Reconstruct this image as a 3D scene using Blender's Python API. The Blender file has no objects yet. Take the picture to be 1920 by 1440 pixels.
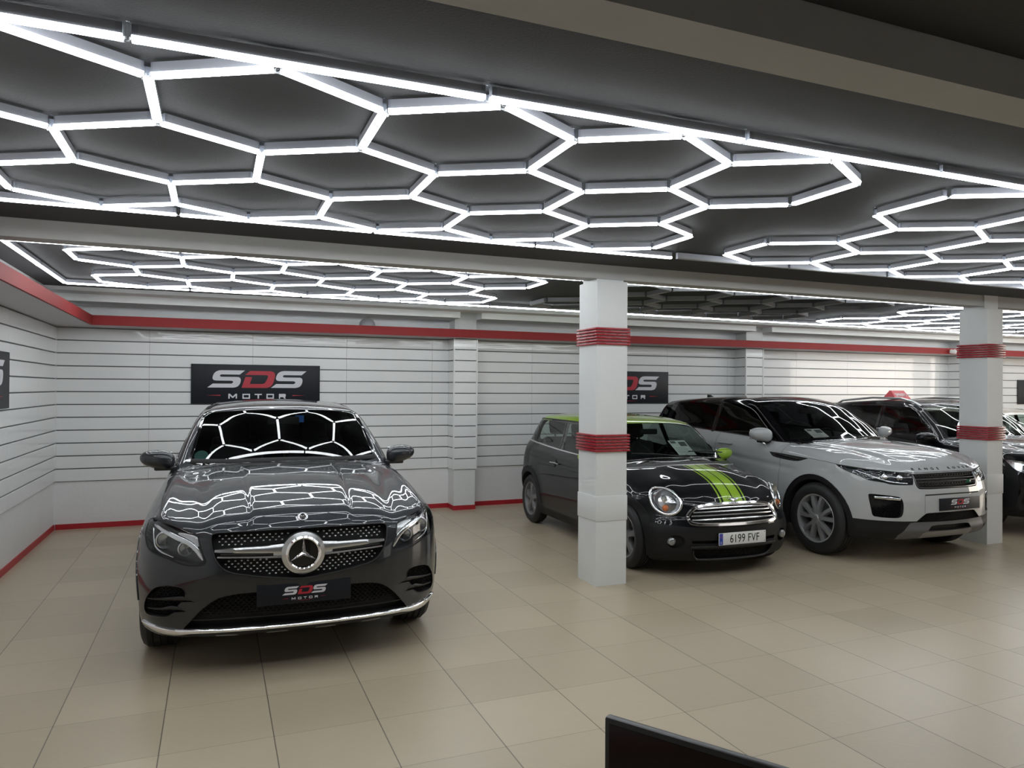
import bpy, bmesh, math, random
import numpy as np
from mathutils import Vector, Matrix
from mathutils.geometry import tessellate_polygon
from mathutils.bvhtree import BVHTree
S = bpy.context.scene
COL = S.collection
pi = math.pi
# ------------------------------------------------------------ camera, world, exposure
CAM_F, YAW, PITCH, ROLL, CAM_H = 1364.38, 0.38722, 0.00635, 0.00668, 1.70
cd = bpy.data.cameras.new('camera'); cam = bpy.data.objects.new('camera', cd); COL.objects.link(cam)
cd.sensor_width = 36.0; cd.lens = CAM_F / 1920 * 36.0; cd.clip_start = 0.05
_f = Vector((math.sin(YAW)*math.cos(PITCH), math.cos(YAW)*math.cos(PITCH), math.sin(PITCH)))
_r = Vector((math.cos(YAW), -math.sin(YAW), 0)); _u = _r.cross(_f)
_r2 = math.cos(ROLL)*_r + math.sin(ROLL)*_u; _u2 = -math.sin(ROLL)*_r + math.cos(ROLL)*_u
cam.matrix_world = Matrix(((_r2.x, _u2.x, -_f.x, 0), (_r2.y, _u2.y, -_f.y, 0), (_r2.z, _u2.z, -_f.z, CAM_H), (0, 0, 0, 1)))
S.camera = cam
W = bpy.data.worlds.new('world'); S.world = W; W.use_nodes = True
W.node_tree.nodes['Background'].inputs[0].default_value = (0.85, 0.9, 1.0, 1)
W.node_tree.nodes['Background'].inputs[1].default_value = 1.0
S.view_settings.view_transform = 'Standard'
try: S.view_settings.look = 'None'
except Exception: pass
S.view_settings.exposure = 0.0; S.view_settings.gamma = 1.0; S.view_settings.use_curve_mapping = False
S.cycles.use_denoising = True
S.cycles.max_bounces = 10; S.cycles.diffuse_bounces = 4; S.cycles.glossy_bounces = 5; S.cycles.transparent_max_bounces = 24; S.cycles.transmission_bounces = 6
S.cycles.caustics_reflective = False; S.cycles.caustics_refractive = False
S.cycles.sample_clamp_indirect = 4.0
TUBE_POWER = 17.0        # emission strength of the tube diffusers

def area(name, loc, target, sx, sy, power, col):
    l = bpy.data.lights.new(name, 'AREA'); l.shape = 'RECTANGLE'; l.size = sx; l.size_y = sy; l.energy = power; l.color = col
    o = bpy.data.objects.new(name, l); COL.objects.link(o); o.location = loc
    o.rotation_euler = (Vector(target)-Vector(loc)).to_track_quat('-Z', 'Y').to_euler(); return o
# daylight coming through the shop window at the far right end; plus an added, unseen warm fill lamp behind the viewer
area('window_daylight', (19.0, 2.5, 1.6), (10, 6.5, 1.3), 5.0, 2.2, 260, (1.0, 0.90, 0.78))
area('added_rear_fill', (9.5, -4.2, 1.5), (8, 6, .6), 5.0, 2.0, 22, (1.0, 0.95, 0.88))

# ------------------------------------------------------------ materials
def mat(name, col, rough=0.5, metal=0.0, coat=0.0, spec=0.5, emit=None, estr=0.0):
    m = bpy.data.materials.new(name); m.use_nodes = True
    b = m.node_tree.nodes['Principled BSDF']
    b.inputs['Base Color'].default_value = (*col, 1); b.inputs['Roughness'].default_value = rough
    b.inputs['Metallic'].default_value = metal; b.inputs['Coat Weight'].default_value = coat
    b.inputs['Coat Roughness'].default_value = 0.02; b.inputs['Specular IOR Level'].default_value = spec
    if emit: b.inputs['Emission Color'].default_value = (*emit, 1); b.inputs['Emission Strength'].default_value = estr
    return m
def nodes(m): return m.node_tree.nodes, m.node_tree.links, m.node_tree.nodes['Principled BSDF']
def noise_col(m, c1, c2, scale, detail=4, bump=0.0, bscale=None, bdist=0.01):
    N, L, b = nodes(m)
    g = N.new('ShaderNodeNewGeometry')
    n = N.new('ShaderNodeTexNoise'); n.inputs['Scale'].default_value = scale; n.inputs['Detail'].default_value = detail
    L.new(g.outputs['Position'], n.inputs['Vector'])
    r = N.new('ShaderNodeMix'); r.data_type = 'RGBA'
    r.inputs[6].default_value = (*c1, 1); r.inputs[7].default_value = (*c2, 1)
    L.new(n.outputs['Fac'], r.inputs[0]); L.new(r.outputs[2], b.inputs['Base Color'])
    if bump:
        n2 = N.new('ShaderNodeTexNoise'); n2.inputs['Scale'].default_value = bscale or scale; n2.inputs['Detail'].default_value = 6
        L.new(g.outputs['Position'], n2.inputs['Vector'])
        bp = N.new('ShaderNodeBump'); bp.inputs['Strength'].default_value = bump; bp.inputs['Distance'].default_value = bdist
        L.new(n2.outputs['Fac'], bp.inputs['Height']); L.new(bp.outputs['Normal'], b.inputs['Normal'])
    return m
def glass_mat(name, tint, refl=0.9, ior=1.45, rough=0.0):
    m = bpy.data.materials.new(name); m.use_nodes = True; N = m.node_tree.nodes; L = m.node_tree.links; N.clear()
    o = N.new('ShaderNodeOutputMaterial'); t = N.new('ShaderNodeBsdfTransparent'); t.inputs[0].default_value = (*tint, 1)
    g = N.new('ShaderNodeBsdfGlossy'); g.inputs['Roughness'].default_value = rough; g.inputs[0].default_value = (refl, refl, refl, 1)
    lw = N.new('ShaderNodeLayerWeight'); lw.inputs[0].default_value = .5      # facing: the same from both sides of a thin pane
    pw = N.new('ShaderNodeMath'); pw.operation = 'POWER'; L.new(lw.outputs['Facing'], pw.inputs[0]); pw.inputs[1].default_value = 5
    f = N.new('ShaderNodeMath'); f.operation = 'MULTIPLY_ADD'; r0 = ((ior-1)/(ior+1))**2; L.new(pw.outputs[0], f.inputs[0]); f.inputs[1].default_value = 1-r0; f.inputs[2].default_value = r0
    mx = N.new('ShaderNodeMixShader'); L.new(f.outputs[0], mx.inputs[0]); L.new(t.outputs[0], mx.inputs[1]); L.new(g.outputs[0], mx.inputs[2]); L.new(mx.outputs[0], o.inputs[0])
    return m
M = {}
M['ceiling'] = noise_col(mat('ceiling_paint', (.03, .03, .032), .75), (.034, .034, .036), (.050, .050, .052), 1.3, bump=.5, bscale=120, bdist=.004)
M['beam'] = noise_col(mat('beam_plaster', (.5, .5, .5), .7), (.42, .42, .41), (.5, .5, .49), 3, bump=.3, bscale=60, bdist=.004)
M['plaster'] = noise_col(mat('white_plaster', (.6, .6, .6), .55), (.70, .70, .70), (.78, .78, .78), 2.5, bump=.35, bscale=14, bdist=.008)
M['pillar'] = noise_col(mat('pillar_paint', (.66, .67, .66), .5), (.64, .66, .655), (.70, .715, .71), 2, bump=.12, bscale=90, bdist=.003)
M['upper'] = noise_col(mat('upper_wall_paint', (.4, .42, .42), .6), (.80, .82, .825), (.86, .88, .88), 1.5, bump=.1, bscale=40, bdist=.003)
M['slat'] = noise_col(mat('slatwall_board', (.66, .66, .66), .22, coat=.4), (.72, .73, .73), (.79, .80, .795), 1.1, bump=.04, bscale=3, bdist=.01)
M['groove'] = mat('slatwall_groove', (.05, .055, .055), .5)
M['red'] = mat('red_cornice_paint', (.27, .026, .026), .6, spec=.25)
M['redband'] = mat('dark_red_lacquer', (.30, .008, .018), .25, coat=.3)
M['redbase'] = noise_col(mat('red_skirting', (.40, .012, .02), .45), (.36, .01, .02), (.46, .02, .03), 6)
M['soffit'] = mat('cornice_soffit', (.42, .38, .39), .35)
M['alu'] = mat('aluminium_channel', (.36, .37, .41), .4, metal=.1)
M['tube'] = mat('lit_diffuser', (.9, .9, .9), .5, emit=(.93, .97, 1.0), estr=TUBE_POWER)
M['tube_off'] = mat('unlit_diffuser', (.34, .35, .36), .5)
M['clip'] = glass_mat('clear_plastic', (.95, .96, .97), .9, 1.35, .1)
M['signblack'] = mat('sign_black', (.010, .012, .017), .45, spec=.25)
M['signwhite'] = mat('sign_white', (.62, .62, .66), .4)
M['signred'] = mat('sign_red', (.42, .02, .035), .4)
M['black'] = mat('black_plastic', (.012, .012, .013), .38)
M['matblack'] = mat('matt_black', (.006, .006, .006), .7)
M['chrome'] = mat('chrome', (.88, .88, .9), .11, metal=1.0)
M['steel'] = mat('satin_steel', (.6, .61, .62), .28, metal=1.0)
M['rubber'] = mat('tyre_rubber', (.016, .016, .017), .62)
M['white'] = mat('white_paper', (.75, .75, .74), .5)
M['ink'] = mat('grey_print', (.12, .12, .13), .6)

def floor_mat():
    m = mat('beige_floor_tile', (.5, .45, .36), .32); N, L, b = nodes(m)
    g = N.new('ShaderNodeNewGeometry'); sp = N.new('ShaderNodeSeparateXYZ'); L.new(g.outputs['Position'], sp.inputs[0])
    def mth(op, a, bb=None, c=None):
        n = N.new('ShaderNodeMath'); n.operation = op
        for i, v in enumerate((a, bb, c)):
            if v is None: continue
            if isinstance(v, (int, float)): n.inputs[i].default_value = v
            else: L.new(v, n.inputs[i])
        return n.outputs[0]
    P, X0, Y0 = .5071, .7867, 4.2287
    outs = []
    for ax, o0, w in ((0, X0, .0042), (1, Y0, .0030)):
        u = mth('DIVIDE', mth('SUBTRACT', sp.outputs[ax], o0), P)
        fr = mth('FRACT', u); fl = mth('FLOOR', u)
        d = mth('MULTIPLY', mth('SUBTRACT', .5, mth('ABSOLUTE', mth('SUBTRACT', fr, .5))), P)
        ln = mth('SUBTRACT', 1.0, mth('MINIMUM', mth('DIVIDE', d, w), 1.0))
        outs.append((ln, fl))
    cb = N.new('ShaderNodeCombineXYZ'); L.new(outs[0][1], cb.inputs[0]); L.new(outs[1][1], cb.inputs[1])
    wn = N.new('ShaderNodeTexWhiteNoise'); L.new(cb.outputs[0], wn.inputs['Vector'])
    n1 = N.new('ShaderNodeTexNoise'); n1.inputs['Scale'].default_value = 7; n1.inputs['Detail'].default_value = 7; n1.inputs['Roughness'].default_value = .62
    L.new(g.outputs['Position'], n1.inputs['Vector'])
    mix = N.new('ShaderNodeMix'); mix.data_type = 'RGBA'; mix.inputs[6].default_value = (.385, .325, .232, 1); mix.inputs[7].default_value = (.485, .412, .298, 1)
    L.new(mth('ADD', mth('MULTIPLY', wn.outputs['Value'], .7), mth('MULTIPLY', n1.outputs['Fac'], .45)), mix.inputs[0])
    m2 = N.new('ShaderNodeMix'); m2.data_type = 'RGBA'; m2.inputs[7].default_value = (.05, .042, .033, 1)
    L.new(mix.outputs[2], m2.inputs[6]); L.new(mth('MINIMUM', mth('ADD', outs[0][0], mth('MULTIPLY', outs[1][0], .6)), 1.0), m2.inputs[0])
    L.new(m2.outputs[2], b.inputs['Base Color'])
    bp = N.new('ShaderNodeBump'); bp.inputs['Strength'].default_value = .08; bp.inputs['Distance'].default_value = .01
    n3 = N.new('ShaderNodeTexNoise'); n3.inputs['Scale'].default_value = 30; L.new(g.outputs['Position'], n3.inputs['Vector'])
    L.new(n3.outputs['Fac'], bp.inputs['Height']); L.new(bp.outputs['Normal'], b.inputs['Normal'])
    L.new(mth('ADD', .26, mth('MULTIPLY', n1.outputs['Fac'], .12)), b.inputs['Roughness'])
    return m
M['floor'] = floor_mat()

# ------------------------------------------------------------ mesh helpers
def mesh_obj(name, verts, faces, m, parent=None, smooth=False, mats=None, midx=None, normals=None):
    me = bpy.data.meshes.new(name); me.from_pydata([tuple(v) for v in verts], [], [tuple(f) for f in faces])
    for mm in (mats or [m]): me.materials.append(M[mm] if isinstance(mm, str) else mm)
    if midx is not None: me.polygons.foreach_set('material_index', midx)
    if smooth: me.polygons.foreach_set('use_smooth', [True]*len(me.polygons))
    me.update()
    if normals is not None:
        try: me.normals_split_custom_set_from_vertices([tuple(n) for n in normals])
        except Exception: pass
    o = bpy.data.objects.new(name, me); COL.objects.link(o)
    if parent: o.parent = parent
    return o
class MB:
    """collects shapes into one mesh"""
    def __init__(s): s.v = []; s.f = []; s.mi = []; s.cur = 0
    def add(s, v, f):
        n = len(s.v); s.v += [tuple(p) for p in v]; s.f += [tuple(i+n for i in q) for q in f]; s.mi += [s.cur]*len(f); return s
    def box(s, x0, x1, y0, y1, z0, z1, T=None):
        v = [Vector((x, y, z)) for x in (x0, x1) for y in (y0, y1) for z in (z0, z1)]
        if T: v = [T @ p for p in v]
        return s.add(v, [(0, 1, 3, 2), (4, 6, 7, 5), (0, 4, 5, 1), (2, 3, 7, 6), (0, 2, 6, 4), (1, 5, 7, 3)])
    def bbox(s, x0, x1, y0, y1, z0, z1, b, T=None):
        """box with bevelled edges (chamfer b)"""
        bm = bmesh.new(); bmesh.ops.create_cube(bm, size=1)
        for v in bm.verts: v.co = Vector(((x0+x1)/2+v.co.x*(x1-x0), (y0+y1)/2+v.co.y*(y1-y0), (z0+z1)/2+v.co.z*(z1-z0)))
        bmesh.ops.bevel(bm, geom=bm.edges[:], offset=b, segments=2, affect='EDGES', profile=.5)
        return s.addbm(bm, T)
    def addbm(s, bm, T=None):
        bm.verts.index_update(); v = [(T @ p.co if T else p.co.copy()) for p in bm.verts]
        f = [[q.index for q in p.verts] for p in bm.faces]; bm.free(); return s.add(v, f)
    def prism(s, poly, fn, d0, d1):
        """2D polygon extruded: fn(a,b,d)->3D"""
        n = len(poly); v = [fn(a, b, d0) for a, b in poly]+[fn(a, b, d1) for a, b in poly]
        tri = tessellate_polygon([[Vector((a, b, 0)) for a, b in poly]])
        f = [t for t in tri]+[(t[0]+n, t[2]+n, t[1]+n) for t in tri]+[(i, (i+1) % n, (i+1) % n+n, i+n) for i in range(n)]
        s.add(v, f); return s
    def sweep(s, pts, r, n=8, closed=False, flat=None):
        """tube along 3D points; flat=(w,h) rounds to an ellipse"""
        P = [Vector(p) for p in pts]; m = len(P); V = []; up = Vector((0, 0, 1))
        for i, p in enumerate(P):
            a = P[(i-1) % m] if (closed or i > 0) else P[i]; b = P[(i+1) % m] if (closed or i < m-1) else P[i]
            t = (b-a).normalized(); x = t.cross(up)
            if x.length < 1e-4: x = t.cross(Vector((1, 0, 0)))
            x.normalize(); y = x.cross(t)
            rr = r[i] if isinstance(r, (list, tuple)) else r
            w, h = flat or (rr, rr)
            V += [p+x*w*math.cos(2*pi*k/n)+y*h*math.sin(2*pi*k/n) for k in range(n)]
        F = []
        for i in range(m if closed else m-1):
            j = (i+1) % m
            F += [(i*n+k, i*n+(k+1) % n, j*n+(k+1) % n, j*n+k) for k in range(n)]
        if not closed: F += [tuple(range(n))[::-1], tuple(range((m-1)*n, m*n))]
        return s.add(V, F)
    def lathe(s, prof, n=48, T=None, axis='y', cap=False):
        """profile [(r, h)] turned about an axis through the origin"""
        V = []
        for r, h in prof:
            for k in range(n):
                a = 2*pi*k/n; c, q = r*math.cos(a), r*math.sin(a)
                p = Vector((c, h, q)) if axis == 'y' else (Vector((c, q, h)) if axis == 'z' else Vector((h, c, q)))
                V.append(T @ p if T else p)
        F = []
        for i in range(len(prof)-1):
            F += [(i*n+k, i*n+(k+1) % n, (i+1)*n+(k+1) % n, (i+1)*n+k) for k in range(n)]
        if cap: F += [tuple(range(n))[::-1], tuple(range((len(prof)-1)*n, len(prof)*n))]
        return s.add(V, F)
    def build(s, name, m, parent=None, smooth=False, mats=None):
        return mesh_obj(name, s.v, s.f, m, parent, smooth, mats, s.mi if mats else None)
def autosmooth(o, ang=35):
    o.data.polygons.foreach_set('use_smooth', [True]*len(o.data.polygons))
    try: o.data.set_sharp_from_angle(angle=math.radians(ang))
    except Exception: pass
    return o
def empty(name, loc=(0, 0, 0), rz=0.0, parent=None):
    o = bpy.data.objects.new(name, None); COL.objects.link(o); o.location = loc; o.rotation_euler = (0, 0, rz); o.empty_display_size = .1
    if parent: o.parent = parent
    return o
def tag(o, label=None, cat=None, group=None, kind=None):
    if label: o['label'] = label
    if cat: o['category'] = cat
    if group: o['group'] = group
    if kind: o['kind'] = kind
    return o
def struct(o): o['kind'] = 'structure'; return o

# ------------------------------------------------------------ the room
CZ = 2.785
XL, XR_, YB, YF = -1.73, 20.0, 9.95, -5.0
struct(MB().box(XL-.2, XR_+.2, YF-.2, YB+.35, -.12, 0).build('floor', 'floor'))
struct(MB().box(XL-.2, XR_+.2, YF-.2, YB+.35, CZ, CZ+.15).build('ceiling', 'ceiling'))
# plaster wall lines (behind the slat boards)
struct(MB().box(XL-.25, XR_+.2, YB+.02, YB+.35, 0, CZ).build('wall_back', 'plaster'))
struct(MB().box(XL-.25, XL-.02, YF, YB+.02, 0, CZ).build('wall_left', 'plaster'))
struct(MB().box(XR_, XR_+.2, YF, YB+.02, 0, CZ).build('wall_right', 'plaster'))
struct(MB().box(XL-.25, XR_+.2, YF-.2, YF, 0, CZ).build('wall_front', 'plaster'))
ZS = [.562+.1525*k for k in range(13)]     # board edges
def slats(mb, fn, a0, a1, joints, zs=ZS, d=.018):
    """boards between heights, split at the joints; fn(a, depth, z)"""
    js = [a0]+[j for j in joints if a0 < j < a1]+[a1]
    for k in range(len(zs)-1):
        z0, z1 = zs[k]+.0055, zs[k+1]-.0055
        for i in range(len(js)-1):
            b0, b1 = js[i]+(.0012 if i else 0), js[i+1]-(.0012 if i < len(js)-2 else 0)
            v = [fn(b0, 0, z0), fn(b1, 0, z0), fn(b1, d-.004, z0), fn(b0, d-.004, z0), fn(b0, d, z0+.004), fn(b1, d, z0+.004),
                 fn(b0, d, z1-.004), fn(b1, d, z1-.004), fn(b0, d-.004, z1), fn(b1, d-.004, z1), fn(b0, 0, z1), fn(b1, 0, z1)]
            mb.cur = 0
            mb.add(v, [(0, 1, 2, 3), (3, 2, 5, 4), (4, 5, 7, 6), (6, 7, 9, 8), (8, 9, 11, 10), (0, 3, 4, 6, 8, 10), (1, 11, 9, 7, 5, 2)])
    mb.cur = 1
    v = [fn(a0, .001, zs[0]), fn(a1, .001, zs[0]), fn(a1, .001, zs[-1]), fn(a0, .001, zs[-1])]
    mb.add(v, [(0, 1, 2, 3)])
    return mb
PIL = [(3.09, 3.40), (8.14, 8.47), (13.28, 13.62)]
# back wall boards in the bays between the pilasters
xs = [XL]+[p for q in PIL for p in q]+[XR_]
for i in range(4):
    a, b = xs[2*i], xs[2*i+1]
    js = [a+1.22*k*.98+.98 for k in range(6)]
    struct(slats(MB(), lambda a_, d_, z_: (a_, YB+.018-d_, z_), a, b, js).build('trim_%d' % (i+1), None, mats=['slat', 'groove']))
struct(slats(MB(), lambda a_, d_, z_: (XL-.018+d_, a_, z_), YF, YB, sorted(YB-.95-1.2*k for k in range(12))).build('trim_5', None, mats=['slat', 'groove']))
for i, (a, b) in enumerate(PIL):
    mb = MB().box(a, b, 9.70, YB+.02, 0, ZS[0]).box(a-.005, b+.005, 9.69, YB+.02, 2.51, CZ)
    struct(mb.build('wall_pilaster', 'pillar'))
    mb = slats(MB(), lambda a_, d_, z_: (a_, 9.70-d_, z_), a-.01, b+.01, [])
    mb = slats(mb, lambda a_, d_, z_: (a-d_, a_, z_), 9.70, YB, [])
    mb = slats(mb, lambda a_, d_, z_: (b+d_, a_, z_), 9.70, YB, [])
    mb.cur = 0
    for xx in (a-.022, b+.004): mb.box(xx, xx+.018, 9.675, 9.70, ZS[0], ZS[-1])
    struct(mb.build('trim_%d' % (6+i), None, mats=['slat', 'groove']))
# skirting
mb = MB(); x = XL
for a, b in PIL:
    mb.box(x, a-.008, YB+.008, YB+.02, 0, .062).box(a-.008, b+.008, 9.692, YB+.02, 0, .062); x = b+.008
mb.box(x, XR_, YB+.008, YB+.02, 0, .062); struct(mb.build('baseboard_back', 'redbase'))
struct(MB().box(XL-.02, XL-.008, YF, YB+.01, 0, .062).build('baseboard_left', 'redbase'))
# red cornice with soffit
CY, CX = 9.50, -1.31
mb = MB(); mb.box(CX, XR_, CY, CY+.018, 2.398, 2.51).box(CX-.018, CX, YF, CY+.018, 2.398, 2.51); mb.cur = 1
mb.box(CX-.018, XR_, CY+.018, YB+.02, 2.395, 2.41).box(XL-.02, CX-.018, YF, YB+.02, 2.395, 2.41)
struct(mb.build('trim_9', None, mats=['red', 'soffit']))
# stepped bulkhead above the back cornice
js = [XL-.02]+[p for q in PIL for p in q]+[XR_]
mb = MB().box(XL-.02, XR_, 9.17, YB+.02, 2.742, CZ)
for i in range(4): mb.box(js[2*i], js[2*i+1], 9.46, YB+.02, 2.66, 2.742)
mb.box(XL-.02, XR_, YB, YB+.02, 2.41, 2.66)
struct(mb.build('wall_bulkhead', 'upper'))
struct(MB().box(XL-.02, XL+.01, YF, 9.17, 2.41, CZ).build('wall_left_upper', 'upper'))
# beams
def rough_beam(name, y0, y1, z0, x0=XL-.02, x1=XR_):
    r = random.Random(3); n = 150; mb = MB(); X = [x0+(x1-x0)*i/n for i in range(n+1)]
    V = []
    for x in X:
        t = CZ-.004+r.uniform(-.006, .004)
        V += [(x, y0, z0), (x, y0, t), (x, y0+.003, CZ+.02), (x, y1, CZ+.02), (x, y1, z0)]
    F = [(i*5+k, (i+1)*5+k, (i+1)*5+(k+1) % 5, i*5+(k+1) % 5) for i in range(n) for k in range(5)]
    return struct(mb.add(V, F+[(0, 1, 2, 3, 4), tuple(n*5+k for k in (4, 3, 2, 1, 0))]).build(name, 'beam'))
rough_beam('ceiling_beam', 5.57, 5.74, 2.662)
rough_beam('ceiling_beam', 1.565, 1.735, 2.655)
rough_beam('ceiling_beam', -2.5, -2.33, 2.655)
# pillars
def pillar(x0, x1, y0, y1, zt):
    e = struct(empty('wall_pillar', ((x0+x1)/2, (y0+y1)/2, 0)))
    L = lambda mb, n, m: autosmooth(mb.build(n, m, e), 30)
    cx, cy = (x0+x1)/2, (y0+y1)/2
    a, b = (x1-x0)/2, (y1-y0)/2
    mb = MB().box(-a, a, -b, b, 0, zt).box(-a+.02, a-.01, -b+.05, b-.03, zt, 2.79)
    L(mb, 'shaft', 'pillar')
    L(MB().bbox(-a-.006, a+.006, -b-.006, b+.006, .56, .775, .002), 'cladding_panel', 'pillar')
    for z0, n in ((2.085, 6), (1.158, 6)):
        mb = MB()
        for k in range(n):
            z = z0+k*.0262; mb.bbox(-a-.022, a+.022, -b-.022, b+.022, z, z+.019, .006)
        L(mb, 'red_ribbed_band', 'redband')
    return e
pillar(3.045, 3.345, 5.53, 5.86, 2.64)
pillar(7.97, 8.225, 5.51, 5.84, 2.63)
for x in (12.9, 17.8): pillar(x, x+.26, 5.51, 5.84, 2.63)

# ------------------------------------------------------------ honeycomb ceiling lights
TZ = 2.725
def tube_parts(root, p, q, lit=True, w=.029, h=.048, trim=.020, top=None, name='light_tube'):
    P, Q = Vector((*p, 0)), Vector((*q, 0)); d = (Q-P); L = d.length; d.normalize(); n = Vector((-d.y, d.x, 0))
    A, B = P+d*trim, Q-d*trim
    def sec(C): return [C+n*a+Vector((0, 0, z)) for a, z in ((-w/2, TZ+.014), (-w/2, TZ+h), (w/2, TZ+h), (w/2, TZ+.014))]
    v = sec(A)+sec(B)
    o = MB().add(v, [(0, 1, 5, 4), (1, 2, 6, 5), (2, 3, 7, 6), (3, 0, 4, 7), (0, 3, 2, 1), (4, 5, 6, 7)]).build(name, 'alu', root)
    prof = [(-w/2-.0015, TZ+.014), (-w/2-.0015, TZ+.005), (-w*.36, TZ), (w*.36, TZ), (w/2+.0015, TZ+.005), (w/2+.0015, TZ+.014)]
    m = len(prof); v = [A+n*a+Vector((0, 0, z)) for a, z in prof]+[B+n*a+Vector((0, 0, z)) for a, z in prof]
    MB().add(v, [(i, i+m, (i+1) % m+m, (i+1) % m) for i in range(m)]+[tuple(range(m)), tuple(range(2*m-1, m-1, -1))]).build('diffuser', 'tube' if lit else 'tube_off', o)
    return o
def connector(root, p, dirs):
    mb = MB()
    for d in dirs:
        T = Matrix.Translation((p[0], p[1], 0)) @ Matrix.Rotation(math.atan2(d[1], d[0]), 4, 'Z')
        mb.box(.004, .030, -.0205, -.0192, TZ+.002, TZ+.054, T).box(.004, .030, .0192, .0205, TZ+.002, TZ+.054, T)
    mb.lathe([(.001, TZ+.001), (.009, TZ+.002), (.009, TZ+.056), (.001, TZ+.057)], 8, Matrix.Translation((p[0], p[1], 0)), 'z')
    return mb.build('connector', 'clip', root)
def honeycomb(label, x0, sx, y0, sy, lit=True):
    """5-4-5 rows of hexagons; columns i (step sx), rows k (step sy)"""
    cells = [(i, 0) for i in (1, 3, 5, 7, 9)]+[(i, 3) for i in (2, 4, 6, 8)]+[(i, 6) for i in (1, 3, 5, 7, 9)]
    E = set(); pt = lambda i, k: (x0+i*sx, y0+k*sy)
    for i, k in cells:
        c = [(i, k), (i+1, k+1), (i+1, k+3), (i, k+4), (i-1, k+3), (i-1, k+1)]
        for j in range(6): E.add(tuple(sorted((c[j], c[(j+1) % 6]))))
    r = empty('honeycomb_light', (x0+5*sx, y0+5*sy, TZ)); ox, oy, oz = r.location
    nb = {}
    for a, b in sorted(E):
        tube_parts(r, pt(*a), pt(*b), lit)
        nb.setdefault(a, []).append(b); nb.setdefault(b, []).append(a)
    for a, l in sorted(nb.items()):
        p = pt(*a); connector(r, p, [(pt(*b)[0]-p[0], pt(*b)[1]-p[1]) for b in l])
    for c in r.children: c.matrix_parent_inverse = Matrix.Translation((-ox, -oy, -oz))
    return tag(r, label, 'ceiling light', 'honeycomb ceiling lights')
def border(label, *segs, lit=True, step=1.14):
    r = empty('border_light', (*segs[0][0], TZ)); ox, oy, oz = r.location
    for s_ in segs:
        p, q = Vector(s_[0]), Vector(s_[1]); l = s_[2] if len(s_) > 2 else lit
        n = max(1, round((q-p).length/step)); d = (q-p)/n
        for k in range(n):
            tube_parts(r, p+d*k, p+d*(k+1), l, trim=.012)
            if k: connector(r, p+d*k, [tuple(d), tuple(-d)])
    for c in r.children: c.matrix_parent_inverse = Matrix.Translation((-ox, -oy, -oz))
    return tag(r, label, 'ceiling light', 'straight tube lights around the honeycombs')
honeycomb('large lit honeycomb ceiling light nearest the viewer, above the front of the dark grey car', -1.011, .397, 2.472, .229)
honeycomb('lit honeycomb ceiling light at the upper right, in front of the beam between the pillars', 3.59, .43, 2.465, .2285)
honeycomb('lit honeycomb ceiling light behind the beam, above the rear of the dark grey car', -1.062, .402, 6.165, .2285)
honeycomb('switched-off grey honeycomb ceiling light behind the beam, above the black and green car', 3.60, .399, 6.175, .2300, lit=False)
honeycomb('lit honeycomb ceiling light behind the beam, beside the right hand pillar', 8.27, .445, 6.205, .2320)
honeycomb('lit honeycomb ceiling light furthest right, seen past the right hand pillar', 13.0, .445, 6.205, .2320)
border('long straight run of lit tubes nearest the viewer, in front of the first honeycomb lights', ((-1.39, 2.43), (15.7, 2.425)))
border('short lit tube run beside the left wall, closing the front frame', ((-1.39, 2.44), (-1.39, 4.79)))
border('lit tube run just in front of the beam, left of the first pillar', ((-1.39, 4.815), (3.31, 4.805)))
border('unlit tube run just in front of the beam, right of the first pillar', ((3.33, 4.79), (15.7, 4.79), False))
border('long lit tube run just behind the beam between the pillars', ((-1.41, 6.12), (18.2, 6.145)))
border('lit tube run beside the left wall behind the beam, ending at the back corner', ((-1.41, 6.15), (-1.41, 8.46)))
border('long lit tube run along the back wall in front of the bulkhead', ((-1.41, 8.485), (12.4, 8.80)), ((12.4, 8.80), (18.2, 8.80)))

# ------------------------------------------------------------ dealer logo
LOGO_S = [(815, 103), (500, 103), (462, 108), (430, 122), (405, 145), (390, 175), (381, 210), (384, 230), (400, 246), (430, 252), (628, 252), (650, 258), (657, 270), (650, 285), (632, 295), (385, 295), (312, 352), (655, 352), (690, 346), (720, 332), (742, 307), (755, 275), (760, 240), (752, 215), (735, 202), (712, 198), (505, 198), (484, 193), (477, 182), (483, 170), (500, 163), (745, 163)]
LOGO_D = [(885, 108), (1165, 108), (1200, 115), (1224, 133), (1232, 160), (1228, 200), (1212, 262), (1192, 308), (1160, 340), (1110, 354), (770, 354), (822, 197), (912, 197), (884, 296), (1060, 296), (1090, 283), (1110, 250), (1134, 190), (1130, 174), (1110, 167), (818, 167)]
def ring(x0, x1, y0, y1, t): return [[(x0, y0), (x1, y0), (x1, y0+t), (x0, y0+t)], [(x0, y1-t), (x1, y1-t), (x1, y1), (x0, y1)], [(x0, y0+t), (x0+t, y0+t), (x0+t, y1-t), (x0, y1-t)], [(x1-t, y0+t), (x1, y0+t), (x1, y1-t), (x1-t, y1-t)]]
LOGO_M = [[(593, 510), (593, 440), (615, 440), (652, 478), (690, 440), (710, 440), (710, 510), (692, 510), (692, 466), (660, 500), (645, 500), (612, 466), (612, 510)]]
LOGO_M += ring(783, 887, 440, 512, 18)+[[(950, 440), (1050, 440), (1050, 458), (1010, 458), (1010, 510), (990, 510), (990, 458), (950, 458)]]+ring(1113, 1217, 440, 512, 18)
LOGO_M += [[(1287, 510), (1287, 440), (1370, 440), (1383, 452), (1383, 478), (1368, 488), (1385, 510), (1362, 510), (1345, 490), (1306, 490), (1306, 510)]]
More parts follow.
